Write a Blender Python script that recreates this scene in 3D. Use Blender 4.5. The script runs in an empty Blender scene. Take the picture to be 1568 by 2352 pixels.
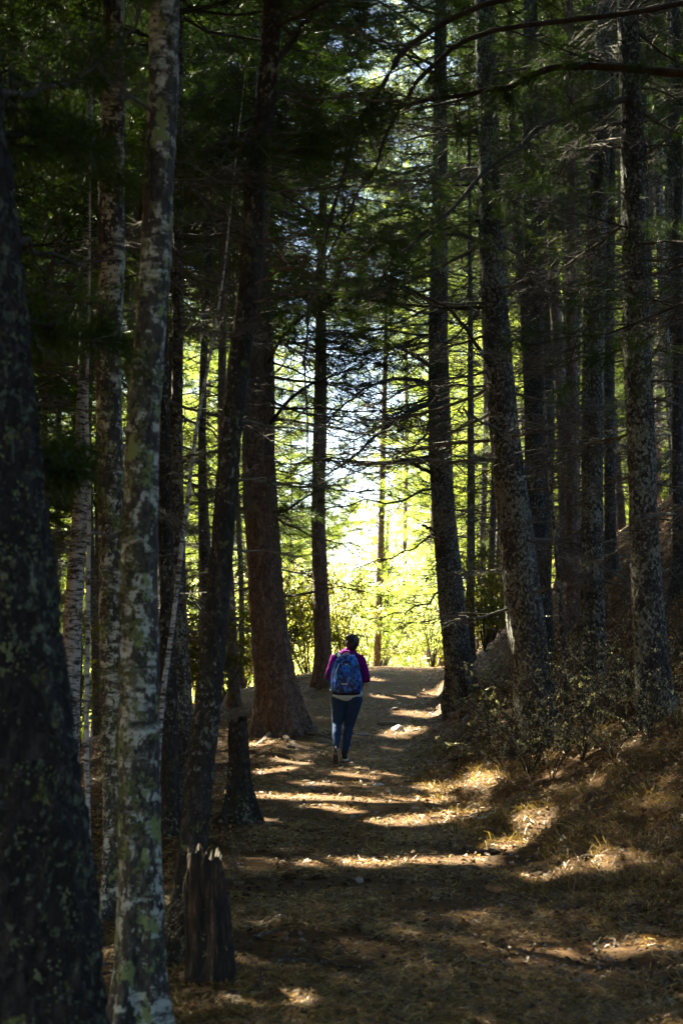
import bpy, bmesh, math, random
import numpy as np
from mathutils import Vector, Matrix

# ------------------------------------------------------------------ scene, camera, light
S = bpy.context.scene
COL = S.collection
R = math.radians
rs = np.random.RandomState(7)
random.seed(7)

F = 3266.7                       # focal length measured on a 1568 x 2352 picture of the place
PITCH = math.atan((1500 - 1176) / F)
CAM = np.array([0.0, 0.0, 1.5])
cd = bpy.data.cameras.new('camera')
cam = bpy.data.objects.new('camera', cd); COL.objects.link(cam)
cam.location = CAM; cam.rotation_euler = (R(90) + PITCH, 0, 0)
cd.sensor_fit = 'VERTICAL'; cd.sensor_height = 36; cd.sensor_width = 24; cd.lens = 50
cd.clip_start = 0.05; cd.clip_end = 2000
cd.dof.use_dof = True; cd.dof.focus_distance = 19; cd.dof.aperture_fstop = 4.5
S.camera = cam

SUN_AZ, SUN_EL = R(40), R(44)    # azimuth is measured from +Y towards -X
SUN = np.array([-math.sin(SUN_AZ) * math.cos(SUN_EL), math.cos(SUN_AZ) * math.cos(SUN_EL), math.sin(SUN_EL)])
W = bpy.data.worlds.new('World'); S.world = W; W.use_nodes = True
wn = W.node_tree.nodes; wl = W.node_tree.links
sky = wn.new('ShaderNodeTexSky'); sky.sky_type = 'NISHITA'; sky.sun_disc = False
sky.sun_elevation = SUN_EL; sky.sun_rotation = 2 * math.pi - SUN_AZ
wn['Background'].inputs['Strength'].default_value = 0.07
wl.new(sky.outputs[0], wn['Background'].inputs['Color'])
sl = bpy.data.lights.new('sun', 'SUN'); sl.energy = 5.0; sl.angle = R(0.5); sl.color = (1, .90, .66)
so = bpy.data.objects.new('sun', sl); COL.objects.link(so)
so.rotation_euler = Vector(SUN).to_track_quat('Z', 'Y').to_euler()
S.view_settings.view_transform = 'Standard'; S.view_settings.look = 'None'
S.view_settings.exposure = 3.6; S.view_settings.gamma = 1; S.view_settings.use_curve_mapping = False
S.render.engine = 'CYCLES'
cy = S.cycles
cy.max_bounces = 5; cy.diffuse_bounces = 3; cy.glossy_bounces = 2; cy.transmission_bounces = 4
cy.transparent_max_bounces = 4; cy.use_denoising = True; cy.caustics_reflective = False; cy.caustics_refractive = False
cy.sample_clamp_indirect = 6

# ------------------------------------------------------------------ terrain
def sstep(t):
    t = np.clip(t, 0, 1); return t * t * (3 - 2 * t)
def _hash(ix, iy, iz, s):
    h = (ix * 374761393 + iy * 668265263 + iz * 2147483647 + s * 1274126177) & 0xffffffff
    h = ((h ^ (h >> 13)) * 1274126177) & 0xffffffff
    return ((h ^ (h >> 16)) & 0xffff) / 65535.0
def vnoise(p, s=0):
    p = np.asarray(p, float); i = np.floor(p).astype(np.int64); f = p - i; f = f * f * (3 - 2 * f)
    r = 0
    for dx in (0, 1):
        for dy in (0, 1):
            for dz in (0, 1):
                w = (f[..., 0] if dx else 1 - f[..., 0]) * (f[..., 1] if dy else 1 - f[..., 1]) * (f[..., 2] if dz else 1 - f[..., 2])
                r = r + w * _hash(i[..., 0] + dx, i[..., 1] + dy, i[..., 2] + dz, s)
    return r
def fbm(p, s=0, o=3):
    r = 0; a = 1; t = 0
    for k in range(o):
        r = r + a * vnoise(np.asarray(p) * 2 ** k, s + k); t += a; a *= .5
    return r / t
def xc(y): return np.interp(y, [-20, 6, 12, 17, 24, 34, 45, 60, 200], [.4, .3, .12, .08, .42, 1.55, 2.4, 2.8, 2.8])
HW = .95
def ground(x, y, fine=True):
    x = np.asarray(x, float); y = np.asarray(y, float)
    z = 1.15 * sstep((y - 16) / 18) - 5.0 * sstep((y - 36) / 34)
    c = np.interp(y, [0, 8, 15, 21, 60], [3.2, 3.0, 2.1, .5, .8])
    d = np.maximum(x - (xc(y) + HW), 0)
    b = 1.0 * (np.sqrt(d * d + c * c) - c)
    z = z + 13 * (1 - np.exp(-b / 13))
    d2 = np.maximum((xc(y) - HW - .1) - x, 0)
    b2 = .42 * (np.sqrt(d2 * d2 + 6) - math.sqrt(6))
    z = z - 9 * (1 - np.exp(-b2 / 9))
    if fine:
        q = np.stack([x, y, 0 * x], -1)
        nl = fbm(q * 1.5, 21, 2) - .5
        z = z + .17 * sstep((d - .12 + nl * .9) / .4) * sstep((y - 8) / 4) * (1 - sstep((y - 26) / 6)) * (d > 0)
        amp = np.where((d <= 0) & (d2 <= 0), .6, 1.3 + np.minimum(d, 1.2) * 1.1)
        z = z + amp * (.10 * (fbm(q * .8, 3) - .5) + .05 * (fbm(q * 4, 5, 2) - .5) + .022 * (vnoise(q * 13, 8) - .5))
    return z
def ray(U, V):
    dx = (U - 784) / F; dz = -(V - 1176) / F
    return np.array([dx, math.cos(PITCH) - dz * math.sin(PITCH), math.sin(PITCH) + dz * math.cos(PITCH)])
def at(U, V, y):
    d = ray(U, V); return CAM + d * (y / d[1])
def proj(p):
    q = np.asarray(p, float) - CAM
    f = q[..., 1] * math.cos(PITCH) + q[..., 2] * math.sin(PITCH)
    u = -q[..., 1] * math.sin(PITCH) + q[..., 2] * math.cos(PITCH)
    return 784 + F * q[..., 0] / f, 1176 - F * u / f
def on_ground(U, V):
    d = ray(U, V); t = np.linspace(3, 60, 3000)
    p = CAM + d * t[:, None]
    g = ground(p[:, 0], p[:, 1])
    k = np.argmax(p[:, 2] < g)
    return p[k] if p[k, 2] < g[k] else p[-1]

# ------------------------------------------------------------------ mesh helpers
def build_mesh(name, V, faces, mats=(), mi=None, smooth=False, tint=None):
    """faces: list of integer arrays (n,3) or (n,4)"""
    me = bpy.data.meshes.new(name)
    V = np.asarray(V, np.float32).reshape(-1, 3)
    faces = [np.asarray(f, np.int32) for f in faces if len(f)]
    nf = sum(len(f) for f in faces); nl = sum(f.size for f in faces)
    me.vertices.add(len(V)); me.vertices.foreach_set('co', V.ravel())
    me.loops.add(nl); me.loops.foreach_set('vertex_index', np.concatenate([f.ravel() for f in faces]))
    me.polygons.add(nf)
    tot = np.concatenate([np.full(len(f), f.shape[1], np.int32) for f in faces])
    st = np.concatenate([[0], np.cumsum(tot)[:-1]]).astype(np.int32)
    me.polygons.foreach_set('loop_start', st)
    try: me.polygons.foreach_set('loop_total', tot)
    except Exception: pass
    for m in mats: me.materials.append(m)
    if mi is not None:
        me.polygons.foreach_set('material_index', np.concatenate([np.full(len(f), k, np.int32) for f, k in zip(faces, mi)]))
    if smooth is True: me.polygons.foreach_set('use_smooth', np.ones(nf, bool))
    if tint is not None:
        a = me.color_attributes.new('tint', 'FLOAT_COLOR', 'POINT')
        c = np.ones((len(V), 4), np.float32); c[:, :3] = np.asarray(tint, np.float32).reshape(len(V), -1)
        a.data.foreach_set('color', c.ravel())
    me.update(calc_edges=True); me.validate()
    return me
def link(name, me, parent=None, loc=None, mat=None):
    o = bpy.data.objects.new(name, me); COL.objects.link(o)
    if parent is not None: o.parent = parent
    if loc is not None: o.location = loc
    if mat is not None: o.matrix_local = mat
    return o
def tag(o, label=None, cat=None, group=None, kind=None):
    if label: o['label'] = label
    if cat: o['category'] = cat
    if group: o['group'] = group
    if kind: o['kind'] = kind
    return o
def root(name, loc, label, cat, group=None):
    o = bpy.data.objects.new(name, None); COL.objects.link(o); o.location = loc; o.empty_display_size = .2
    return tag(o, label, cat, group)
def norm(v): return v / np.maximum(np.linalg.norm(v, axis=-1, keepdims=True), 1e-9)
def tubes(P, r, s):
    """P (N,K,3), r (N,K) -> verts, quads"""
    P = np.asarray(P, float); r = np.asarray(r, float); N, K, _ = P.shape
    T = norm(np.gradient(P, axis=1))
    ref = np.where(np.abs(T[..., 2:3]) > .85, np.array([1., 0, 0]), np.array([0, 0, 1.]))
    A = norm(np.cross(T, ref)); B = np.cross(T, A)
    a = np.arange(s) * 2 * math.pi / s
    V = P[:, :, None] + r[:, :, None, None] * (A[:, :, None] * np.cos(a)[:, None] + B[:, :, None] * np.sin(a)[:, None])
    i = np.arange(N)[:, None, None] * K * s; k = np.arange(K - 1)[None, :, None] * s; j = np.arange(s)[None, None]
    j2 = (j + 1) % s
    Q = np.stack([i + k + j, i + k + j2, i + k + s + j2, i + k + s + j], -1)
    return V.reshape(-1, 3), Q.reshape(-1, 4)
class Geo:
    def __init__(s): s.v = []; s.f = []; s.n = 0; s.t = []
    def add(s, V, Fc, m=0, t=None):
        V = np.asarray(V).reshape(-1, 3)
        s.f.append((np.asarray(Fc) + s.n, m)); s.v.append(V); s.n += len(V)
        s.t.append(np.full((len(V), 3), 1.0) if t is None else np.broadcast_to(np.asarray(t, float), (len(V), 3)))
    def mesh(s, name, mats, smooth=False, tint=False):
        return build_mesh(name, np.concatenate(s.v), [f for f, _ in s.f], mats, [m for _, m in s.f], smooth, np.concatenate(s.t) if tint else None)
def spline(pts, n):
    """Catmull-Rom through rows of pts"""
    P = np.asarray(pts, float)
    if len(P) == 2: return P[0] + (P[1] - P[0]) * np.linspace(0, 1, n)[:, None]
    Q = np.vstack([2 * P[0] - P[1], P, 2 * P[-1] - P[-2]])
    t = np.linspace(0, len(P) - 1 - 1e-6, n); i = t.astype(int); f = (t - i)[:, None]
    a, b, c, d = Q[i], Q[i + 1], Q[i + 2], Q[i + 3]
    return .5 * (2 * b + (c - a) * f + (2 * a - 5 * b + 4 * c - d) * f ** 2 + (3 * b - a - 3 * c + d) * f ** 3)

# ------------------------------------------------------------------ materials
def mat(name):
    m = bpy.data.materials.new(name); m.use_nodes = True
    return m, m.node_tree.nodes, m.node_tree.links, m.node_tree.nodes['Principled BSDF']
def ramp(n, stops, interp='LINEAR'):
    c = n.new('ShaderNodeValToRGB'); c.color_ramp.interpolation = interp
    e = c.color_ramp.elements
    while len(e) > 1: e.remove(e[-1])
    e[0].position = stops[0][0]; e[0].color = (*stops[0][1], 1)
    for p, col in stops[1:]:
        x = e.new(p); x.color = (*col, 1)
    return c
def tex(n, l, kind, scale, vec, detail=4, **kw):
    mp = n.new('ShaderNodeMapping'); mp.inputs['Scale'].default_value = scale if hasattr(scale, '__len__') else (scale,) * 3
    l.new(vec, mp.inputs['Vector'])
    t = n.new('ShaderNodeTex' + kind); l.new(mp.outputs[0], t.inputs['Vector'])
    for k, v in dict(Scale=1.0, Detail=detail).items():
        if k in t.inputs: t.inputs[k].default_value = v
    for k, v in kw.items():
        if hasattr(t, k): setattr(t, k, v)
        else: t.inputs[k].default_value = v
    return t
def mixc(n, l, fac, a, b, mode='MIX'):
    m = n.new('ShaderNodeMix'); m.data_type = 'RGBA'; m.blend_type = mode
    for s, v in ((m.inputs['Factor'], fac), (m.inputs[6], a), (m.inputs[7], b)):
        if hasattr(v, 'is_linked'): l.new(v, s)
        elif hasattr(v, '__len__'): s.default_value = (*v, 1)
        else: s.default_value = v
    return m.outputs[2]
def bump(n, l, h, s, d=.02, prev=None):
    b = n.new('ShaderNodeBump'); b.inputs['Strength'].default_value = s; b.inputs['Distance'].default_value = d
    l.new(h, b.inputs['Height'])
    if prev: l.new(prev, b.inputs['Normal'])
    return b.outputs[0]

def bark_plates(name, dark, mid, light, lichen, lich_lo, sc=(22, 22, 7), lich2=(.16, .18, .05), fleck=None, fk=.5):
    m, n, l, p = mat(name); tc = n.new('ShaderNodeTexCoord').outputs['Object']
    warp = tex(n, l, 'Noise', 9, tc, 5, Roughness=.7)
    add = n.new('ShaderNodeVectorMath'); add.operation = 'MULTIPLY_ADD'
    l.new(warp.outputs['Color'], add.inputs[0]); add.inputs[1].default_value = (.2, .2, .14); l.new(tc, add.inputs[2])
    v = tex(n, l, 'Voronoi', sc, add.outputs[0], 0, feature='DISTANCE_TO_EDGE')
    vc = tex(n, l, 'Voronoi', sc, add.outputs[0], 0)
    edge = ramp(n, [(0, (0, 0, 0)), (.12, (.55,) * 3), (.3, (1, 1, 1))]); l.new(v.outputs['Distance'], edge.inputs[0])
    fine = tex(n, l, 'Noise', (38, 38, 15), tc, 7, Roughness=.7)
    fr = ramp(n, [(.3, dark), (.5, mid), (.72, light)]); 
    mx = n.new('ShaderNodeMath'); mx.operation = 'MULTIPLY_ADD'; l.new(vc.outputs['Color'], mx.inputs[0]); mx.inputs[1].default_value = .35
    mx2 = n.new('ShaderNodeMath'); mx2.operation = 'MULTIPLY'; l.new(fine.outputs[0], mx2.inputs[0]); mx2.inputs[1].default_value = .85
    l.new(mx2.outputs[0], mx.inputs[2]); l.new(mx.outputs[0], fr.inputs[0])
    # crusty lichen in patches with their own outline
    big = tex(n, l, 'Noise', (7, 7, 5), tc, 6, Roughness=.68)
    msk = ramp(n, [(lich_lo, (0, 0, 0)), (lich_lo + .035, (1, 1, 1))]); l.new(big.outputs[0], msk.inputs[0])
    c1 = mixc(n, l, msk.outputs[0], fr.outputs[0], lichen)
    big2 = tex(n, l, 'Noise', (11, 11, 9), tc, 6, Roughness=.7)
    msk2 = ramp(n, [(.60, (0, 0, 0)), (.64, (1, 1, 1))]); l.new(big2.outputs[0], msk2.inputs[0])
    c2 = mixc(n, l, msk2.outputs[0], c1, lich2)
    if fleck:       # small crusts of pale lichen standing on the dark bark
        fl = tex(n, l, 'Noise', (34, 34, 26), tc, 4, Roughness=.6); bg = tex(n, l, 'Noise', (3.5, 3.5, 2.2), tc, 3)
        sm = n.new('ShaderNodeMath'); sm.operation = 'MULTIPLY_ADD'; l.new(bg.outputs[0], sm.inputs[0]); sm.inputs[1].default_value = .55; l.new(fl.outputs[0], sm.inputs[2])
        fm_ = ramp(n, [(fk + .275, (0, 0, 0)), (fk + .31, (1, 1, 1))]); l.new(sm.outputs[0], fm_.inputs[0])
        c2 = mixc(n, l, fm_.outputs[0], c2, fleck)
    crack = mixc(n, l, .6, (1, 1, 1), edge.outputs[0])
    c3 = mixc(n, l, 1.0, c2, crack, 'MULTIPLY')
    l.new(c3, p.inputs['Base Color']); p.inputs['Roughness'].default_value = .85
    b1 = bump(n, l, edge.outputs[0], .9, .012); l.new(bump(n, l, fine.outputs[0], .6, .006, b1), p.inputs['Normal'])
    return m
def bark_birch(name, pale, scaledark, yl):
    m, n, l, p = mat(name); tc = n.new('ShaderNodeTexCoord').outputs['Object']
    bands = tex(n, l, 'Noise', (9, 9, 34), tc, 5, Roughness=.65)
    b = ramp(n, [(.40, (.035, .03, .025)), (.46, tuple(x * .45 for x in pale)), (.53, pale), (.75, tuple(x * 1.15 for x in pale))]); l.new(bands.outputs[0], b.inputs[0])
    patch = tex(n, l, 'Noise', (9, 9, 4), tc, 6, Roughness=.7)
    fine_ = tex(n, l, 'Noise', (26, 26, 20), tc, 5, Roughness=.65)
    pa = n.new('ShaderNodeMath'); pa.operation = 'MULTIPLY_ADD'; l.new(fine_.outputs[0], pa.inputs[0]); pa.inputs[1].default_value = .8; l.new(patch.outputs[0], pa.inputs[2])
    pm = ramp(n, [(scaledark + .37, (1, 1, 1)), (scaledark + .42, (0, 0, 0))]); pm.color_ramp.elements[0].position = min(.99, scaledark + .37); l.new(pa.outputs[0], pm.inputs[0])
    rough = tex(n, l, 'Noise', (45, 45, 22), tc, 5)
    rc = ramp(n, [(.35, (.012, .011, .009)), (.6, (.06, .055, .042)), (.72, (.16, .16, .12))]); l.new(rough.outputs[0], rc.inputs[0])
    c1 = mixc(n, l, pm.outputs[0], b.outputs[0], rc.outputs[0])
    y = tex(n, l, 'Noise', (12, 12, 7), tc, 7, Roughness=.72)
    ym = ramp(n, [(yl, (0, 0, 0)), (yl + .03, (1, 1, 1))]); l.new(y.outputs[0], ym.inputs[0])
    c2 = mixc(n, l, ym.outputs[0], c1, (.2, .26, .09))
    l.new(c2, p.inputs['Base Color']); p.inputs['Roughness'].default_value = .75
    b1 = bump(n, l, rough.outputs[0], .5, .008); l.new(bump(n, l, bands.outputs[0], .35, .006, b1), p.inputs['Normal'])
    return m
def leafy(name, c1, c2, trans, rough=.5, sc=3.0, spec=.3, tint=False, tcol=None):
    m, n, l, p = mat(name)
    oi = n.new('ShaderNodeObjectInfo'); tc = n.new('ShaderNodeTexCoord').outputs['Object']
    if tint:
        a = n.new('ShaderNodeAttribute'); a.attribute_name = 'tint'
        col = mixc(n, l, 1.0, a.outputs['Color'], c1, 'MULTIPLY')
    else:
        nz = tex(n, l, 'Noise', sc, tc, 2)
        r = ramp(n, [(.35, c1), (.65, c2)]); l.new(nz.outputs[0], r.inputs[0]); col = r.outputs[0]
    l.new(col, p.inputs['Base Color']); p.inputs['Roughness'].default_value = rough
    p.inputs['Specular IOR Level'].default_value = spec
    if trans > 0:
        tr = n.new('ShaderNodeBsdfTranslucent')
        l.new(mixc(n, l, 1.0, col, tcol or (1.5, 1.45, .7), 'MULTIPLY'), tr.inputs['Color'])
        ms = n.new('ShaderNodeMixShader'); ms.inputs[0].default_value = trans
        l.new(p.outputs[0], ms.inputs[1]); l.new(tr.outputs[0], ms.inputs[2])
        l.new(ms.outputs[0], n['Material Output'].inputs['Surface'])
    return m
def plain(name, col, rough=.7, spec=.3, var=0.0, sc=20, metal=0):
    m, n, l, p = mat(name)
    if var:
        tc = n.new('ShaderNodeTexCoord').outputs['Object']; t = tex(n, l, 'Noise', sc, tc, 4)
        r = ramp(n, [(.3, tuple(x * (1 - var) for x in col)), (.7, tuple(min(1, x * (1 + var)) for x in col))]); l.new(t.outputs[0], r.inputs[0])
        l.new(r.outputs[0], p.inputs['Base Color']); l.new(bump(n, l, t.outputs[0], .3, .004), p.inputs['Normal'])
    else: p.inputs['Base Color'].default_value = (*col, 1)
    p.inputs['Roughness'].default_value = rough; p.inputs['Specular IOR Level'].default_value = spec; p.inputs['Metallic'].default_value = metal
    return m

M = {}
M['mossy'] = bark_plates('shaded_mossy_bark', (.007, .0055, .0045), (.018, .0145, .011), (.042, .035, .028), (.07, .08, .065), .64, (26, 26, 7), fleck=(.14, .17, .11), fk=.58)  # mossy bark, with the near trunk's shade darkened into its colour
M['scaly'] = bark_plates('scaly_bark', (.010, .009, .008), (.038, .033, .028), (.13, .12, .105), (.33, .36, .28), .60, (27, 27, 15), fleck=(.38, .42, .33), fk=.535)
M['dark'] = bark_plates('dark_bark', (.012, .011, .009), (.03, .027, .022), (.075, .07, .055), (.14, .16, .12), .66, (30, 30, 12), fleck=(.30, .33, .27), fk=.60)
M['brown'] = bark_plates('brown_bark', (.05, .033, .022), (.17, .115, .08), (.34, .25, .19), (.24, .25, .19), .68, (20, 20, 5), fleck=(.26, .25, .2), fk=.62)
M['birch'] = bark_birch('birch_bark', (.46, .50, .42), .525, .555)
M['birch2'] = bark_birch('flaky_birch_bark', (.52, .54, .44), .53, .57)
M['white'] = bark_birch('white_birch_bark', (.52, .55, .53), .36, .68)
M['twig'] = plain('twig_bark', (.05, .044, .035), .8, .2, .5, 9)
M['deadtwig'] = plain('dead_twig_bark', (.12, .115, .095), .8, .2, .65, 5)
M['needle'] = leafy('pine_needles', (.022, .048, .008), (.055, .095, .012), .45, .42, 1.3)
M['far_needle'] = leafy('sun_painted_pine_needles', (.20, .28, .05), (.36, .43, .12), .6, .5, .6)  # paler twin of the pine needles: sunlight put into the colour
M['rhodo'] = leafy('long_leaves', (.32, .42, .12), (.54, .62, .30), .66, .4, 1.2, .5, tcol=(1.4, 1.4, .95))  # whitened so the leaf colour itself carries the clearing's glow
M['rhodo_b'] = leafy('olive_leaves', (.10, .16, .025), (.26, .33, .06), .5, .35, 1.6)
M['rhodo_c'] = leafy('golden_leaves', (.46, .46, .16), (.64, .66, .40), .66, .4, 1.6, tcol=(1.4, 1.35, 1.0))  # golden variant, also paled to imitate the overexposed glow
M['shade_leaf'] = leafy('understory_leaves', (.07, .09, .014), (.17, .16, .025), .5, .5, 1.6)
M['small_leaf'] = leafy('small_glossy_leaves', (.10, .10, .055), (.44, .44, .33), .3, .12, 14, 1.0)  # pale end of the colour range paints glints onto the leaves
M['dead_needle'] = leafy('dead_needles', (.16, .07, .02), (.25, .12, .03), .3, .6, 3)
M['litter'] = leafy('needle_litter', (1, 1, 1), (1, 1, 1), 0, .42, 1, .5, True)
M['leaf_litter'] = leafy('fallen_leaves', (1, 1, 1), (1, 1, 1), .15, .5, 1, .4, True)
M['dry_grass'] = leafy('dry_grass', (1, 1, 1), (1, 1, 1), .3, .5, 1, .3, True)
M['lichen'] = leafy('lichen_flakes', (.08, .10, .055), (.18, .20, .10), .1, .8, 14, .1)
M['rock'] = plain('rock', (.26, .25, .23), .85, .2, .35, 14)
M['white_rock'] = plain('white_rock', (.62, .62, .58), .8, .2, .2, 14)
M['cone'] = plain('pine_cone', (.05, .035, .022), .7, .2, .4, 40)

def ground_mat():
    m, n, l, p = mat('forest_floor'); tc = n.new('ShaderNodeTexCoord').outputs['Object']
    big = tex(n, l, 'Noise', .9, tc, 5); med = tex(n, l, 'Noise', (9, 16, 9), tc, 6, Roughness=.7); fine = tex(n, l, 'Noise', 60, tc, 5, Roughness=.75)
    a = ramp(n, [(.3, (.022, .010, .003)), (.5, (.09, .044, .011)), (.7, (.22, .12, .03))]); l.new(med.outputs[0], a.inputs[0])
    b = ramp(n, [(.3, (.018, .008, .003)), (.55, (.115, .056, .015)), (.75, (.34, .21, .065))]); l.new(fine.outputs[0], b.inputs[0])
    c = mixc(n, l, .5, a.outputs[0], b.outputs[0])
    br = ramp(n, [(.35, (.75, .75, .75)), (.65, (1.15, 1.1, 1.05))]); l.new(big.outputs[0], br.inputs[0])
    l.new(mixc(n, l, 1.0, c, br.outputs[0], 'MULTIPLY'), p.inputs['Base Color'])
    p.inputs['Roughness'].default_value = .8; p.inputs['Specular IOR Level'].default_value = .2
    b1 = bump(n, l, med.outputs[0], .8, .04); l.new(bump(n, l, fine.outputs[0], .8, .01, b1), p.inputs['Normal'])
    return m
M['ground'] = ground_mat()

# ------------------------------------------------------------------ ground sheet
def axis(segs):
    a = [segs[0][0]]
    for s, e, st in segs: a += list(np.arange(s + st, e + 1e-6, st))
    return np.array(sorted(set(np.round(a, 4))))
ys = axis([(-300, -20, 40), (-20, 3, 1), (3, 12, .07), (12, 24, .1), (24, 40, .2), (40, 80, 1), (80, 120, 5), (120, 800, 40)])
xs = axis([(-500, -60, 40), (-60, -14, 3), (-14, -3, .5), (-3, 4.5, .08), (4.5, 12, .3), (12, 40, 2), (40, 80, 8), (80, 520, 40)])
gx, gy = np.meshgrid(xs, ys)
gz = ground(gx, gy)
nx, ny = len(xs), len(ys)
idx = np.arange(nx * ny).reshape(ny, nx)
q = np.stack([idx[:-1, :-1], idx[:-1, 1:], idx[1:, 1:], idx[1:, :-1]], -1).reshape(-1, 4)
g = link('ground', build_mesh('ground', np.stack([gx, gy, gz], -1), [q], [M['ground']], smooth=True)); tag(g, kind='structure')

# ------------------------------------------------------------------ patches of sun on the floor: the canopy is carved open there to let it through
DAPPLES = [(640, 1832, 970, 1838, .2), (745, 1855, 800, 1862, .09), (700, 1800, 760, 1802, .07), (790, 1778, 850, 1786, .07),
           (600, 1775, 670, 1765, .06), (880, 1893, 990, 1880, .13), (740, 1985, 1080, 1975, .10), (1080, 1975, 1240, 1880, .06),
           (990, 1810, 1130, 1795, .13), (1000, 1880, 1100, 1862, .07), (960, 1640, 1030, 1615, .3), (1000, 1600, 1030, 1560, .2), (880, 1600, 930, 1602, .16),
           (840, 1560, 860, 1562, .2), (900, 1690, 960, 1670, .12), (860, 1725, 900, 1722, .08), (570, 1712, 630, 1702, .1), (650, 1745, 690, 1752, .08),
           (1220, 2020, 1300, 2000, .05), (1310, 1990, 1450, 1960, .03), (1410, 2180, 1520, 2178, .04), (1190, 2180, 1280, 2190, .05),
           (620, 2312, 690, 2312, .035), (600, 1880, 640, 1900, .05)]
AIR = [((-.16, 18.55, 1.25), .16), ((-.12, 18.6, .55), .12), ((.1, 18.75, 1.55), .1)]   # openings added so the sun rakes the hiker
SX = norm(np.cross(SUN, np.array([0, 0, 1.]))); SY = np.cross(SX, SUN)
TUN = []
for u0, v0, u1, v1, r in DAPPLES:
    a, b = on_ground(u0, v0), on_ground(u1, v1)
    TUN.append((np.array([a @ SX, a @ SY]), np.array([b @ SX, b @ SY]), r, (a + b) @ SUN / 2))
for u_, v_, y_, r_ in [(1242, 1540, 16.5, .13), (1389, 1565, 15.8, .10), (1448, 1540, 15.2, .10), (1091, 1529, 19.5, .16), (1317, 1640, 15.2, .14), (1206, 1680, 15.6, .14), (1130, 1608, 17.6, .16), (1443, 1655, 14.4, .11), (1350, 1735, 13.8, .10), (1260, 1770, 13.6, .08), (1160, 1650, 16.8, .14), (1280, 1700, 14.8, .10), (1110, 1570, 19, .14), (1400, 1700, 14.4, .10), (1500, 1760, 12.9, .09)]:
    AIR.append((tuple(at(u_, v_, y_)), r_ * .6))  # extra canopy openings added to make the bank shrubs glint
for p_, r_ in AIR:
    a = np.array(p_); TUN.append((np.array([a @ SX, a @ SY]), np.array([a @ SX, a @ SY]) + 1e-4, r_, a @ SUN))
def in_tunnel(P, pad=0.0):
    P = np.asarray(P, float).reshape(-1, 3)
    q = np.stack([P @ SX, P @ SY], -1); t = P @ SUN; hit = np.zeros(len(P), bool)
    for a, b, r, s0 in TUN:
        d = b - a; k = np.clip(((q - a) @ d) / max(d @ d, 1e-9), 0, 1)
        hit |= (np.linalg.norm(q - (a + k[:, None] * d), axis=1) < r + pad) & (t > s0 + .3)
    return hit

# ------------------------------------------------------------------ boughs
def make_bough(seed, L=2.4, live=True, ntw=13, gnarl=.1, nt=3, nn=12, nlen=.14, nw=.007, droop=-.12, r0=.018):
    """a bough along +X: wood tubes and, if live, needle tufts. returns woodV, woodF, needV, needF, tuft centre per needle"""
    g = np.random.RandomState(seed)
    K = 8; t = np.linspace(0, 1, K)
    main = np.stack([L * t, np.cumsum(g.randn(K) * gnarl * L / K * 1.5), np.cumsum(g.randn(K) * gnarl * L / K) + L * (droop * t + (.12 if live else -.1) * t * t)], -1)
    main -= main[0]
    G = Geo()
    V, Q = tubes(main[None], (r0 * (1 - .85 * t))[None], 5); G.add(V, Q)
    k = ntw; tp = np.sort(g.uniform(.12, 1, k)); P0 = np.stack([np.interp(tp, t, main[:, i]) for i in range(3)], -1)
    side = np.where(np.arange(k) % 2, 1, -1) * 1.0
    ang = side * g.uniform(.5, 1.15, k)
    ln = L * (.42 * (1 - tp) + .12) * g.uniform(.6, 1.25, k)
    D = np.stack([np.cos(ang), np.sin(ang), g.uniform(-.35, .3, k)], -1)
    T4 = np.linspace(0, 1, 5)
    tw = P0[:, None] + D[:, None] * (ln[:, None] * T4)[..., None]
    tw = tw + np.cumsum(g.randn(k, 5, 3) * gnarl * .55, 1) * (ln[:, None, None] / 3) * T4[None, :, None]
    tw[:, :, 2] += (-.10 if live else -.06) * ln[:, None] * T4 ** 2
    rr = .0075 if live else .0095
    V, Q = tubes(tw, rr * (1 - .75 * T4)[None] * np.ones((k, 1)) * (L / 2.4), 3); G.add(V, Q)
    # third order twigs
    n3 = 3 if live else 6
    kk = np.repeat(np.arange(k), n3); t3 = g.uniform(.25, 1, len(kk))
    P3 = np.stack([[np.interp(a, T4, tw[i, :, c]) for c in range(3)] for i, a in zip(kk, t3)])
    a3 = ang[kk] + g.choice([-1, 1], len(kk)) * g.uniform(.5, 1.2, len(kk))
    l3 = ln[kk] * g.uniform(.15, .45, len(kk))
    D3 = np.stack([np.cos(a3), np.sin(a3), g.uniform(-.6, .4, len(kk))], -1)
    T3 = np.linspace(0, 1, 3)
    tw3 = P3[:, None] + D3[:, None] * (l3[:, None] * T3)[..., None] + g.randn(len(kk), 3, 3) * .03 * l3[:, None, None] * T3[None, :, None] * 4
    V, Q = tubes(tw3, (.0035 if live else .0055) * (1 - .6 * T3)[None] * np.ones((len(kk), 1)), 3); G.add(V, Q)
    WV = np.concatenate(G.v); WF = np.concatenate([f for f, _ in G.f])
    if not live: return WV, WF, None, None, None
    C = [tw[:, -1], tw3[:, -1], tw3[:, 1]]; Dd = [norm(tw[:, -1] - tw[:, -2]), norm(D3), norm(D3)]
    for e in range(nt - 1):
        m = g.uniform(.45, .95, k); C.append(np.stack([[np.interp(a, T4, tw[i, :, c]) for c in range(3)] for i, a in zip(range(k), m)])); Dd.append(norm(D))
    C.append(main[-2:]); Dd.append(norm(np.stack([main[-1] - main[-2]] * 2)))
    C = np.concatenate(C); Dd = np.concatenate(Dd)
    NV, NF, NC = needles(g, C, Dd, nn, nlen, nw)
    return WV, WF, NV, NF, NC
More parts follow.
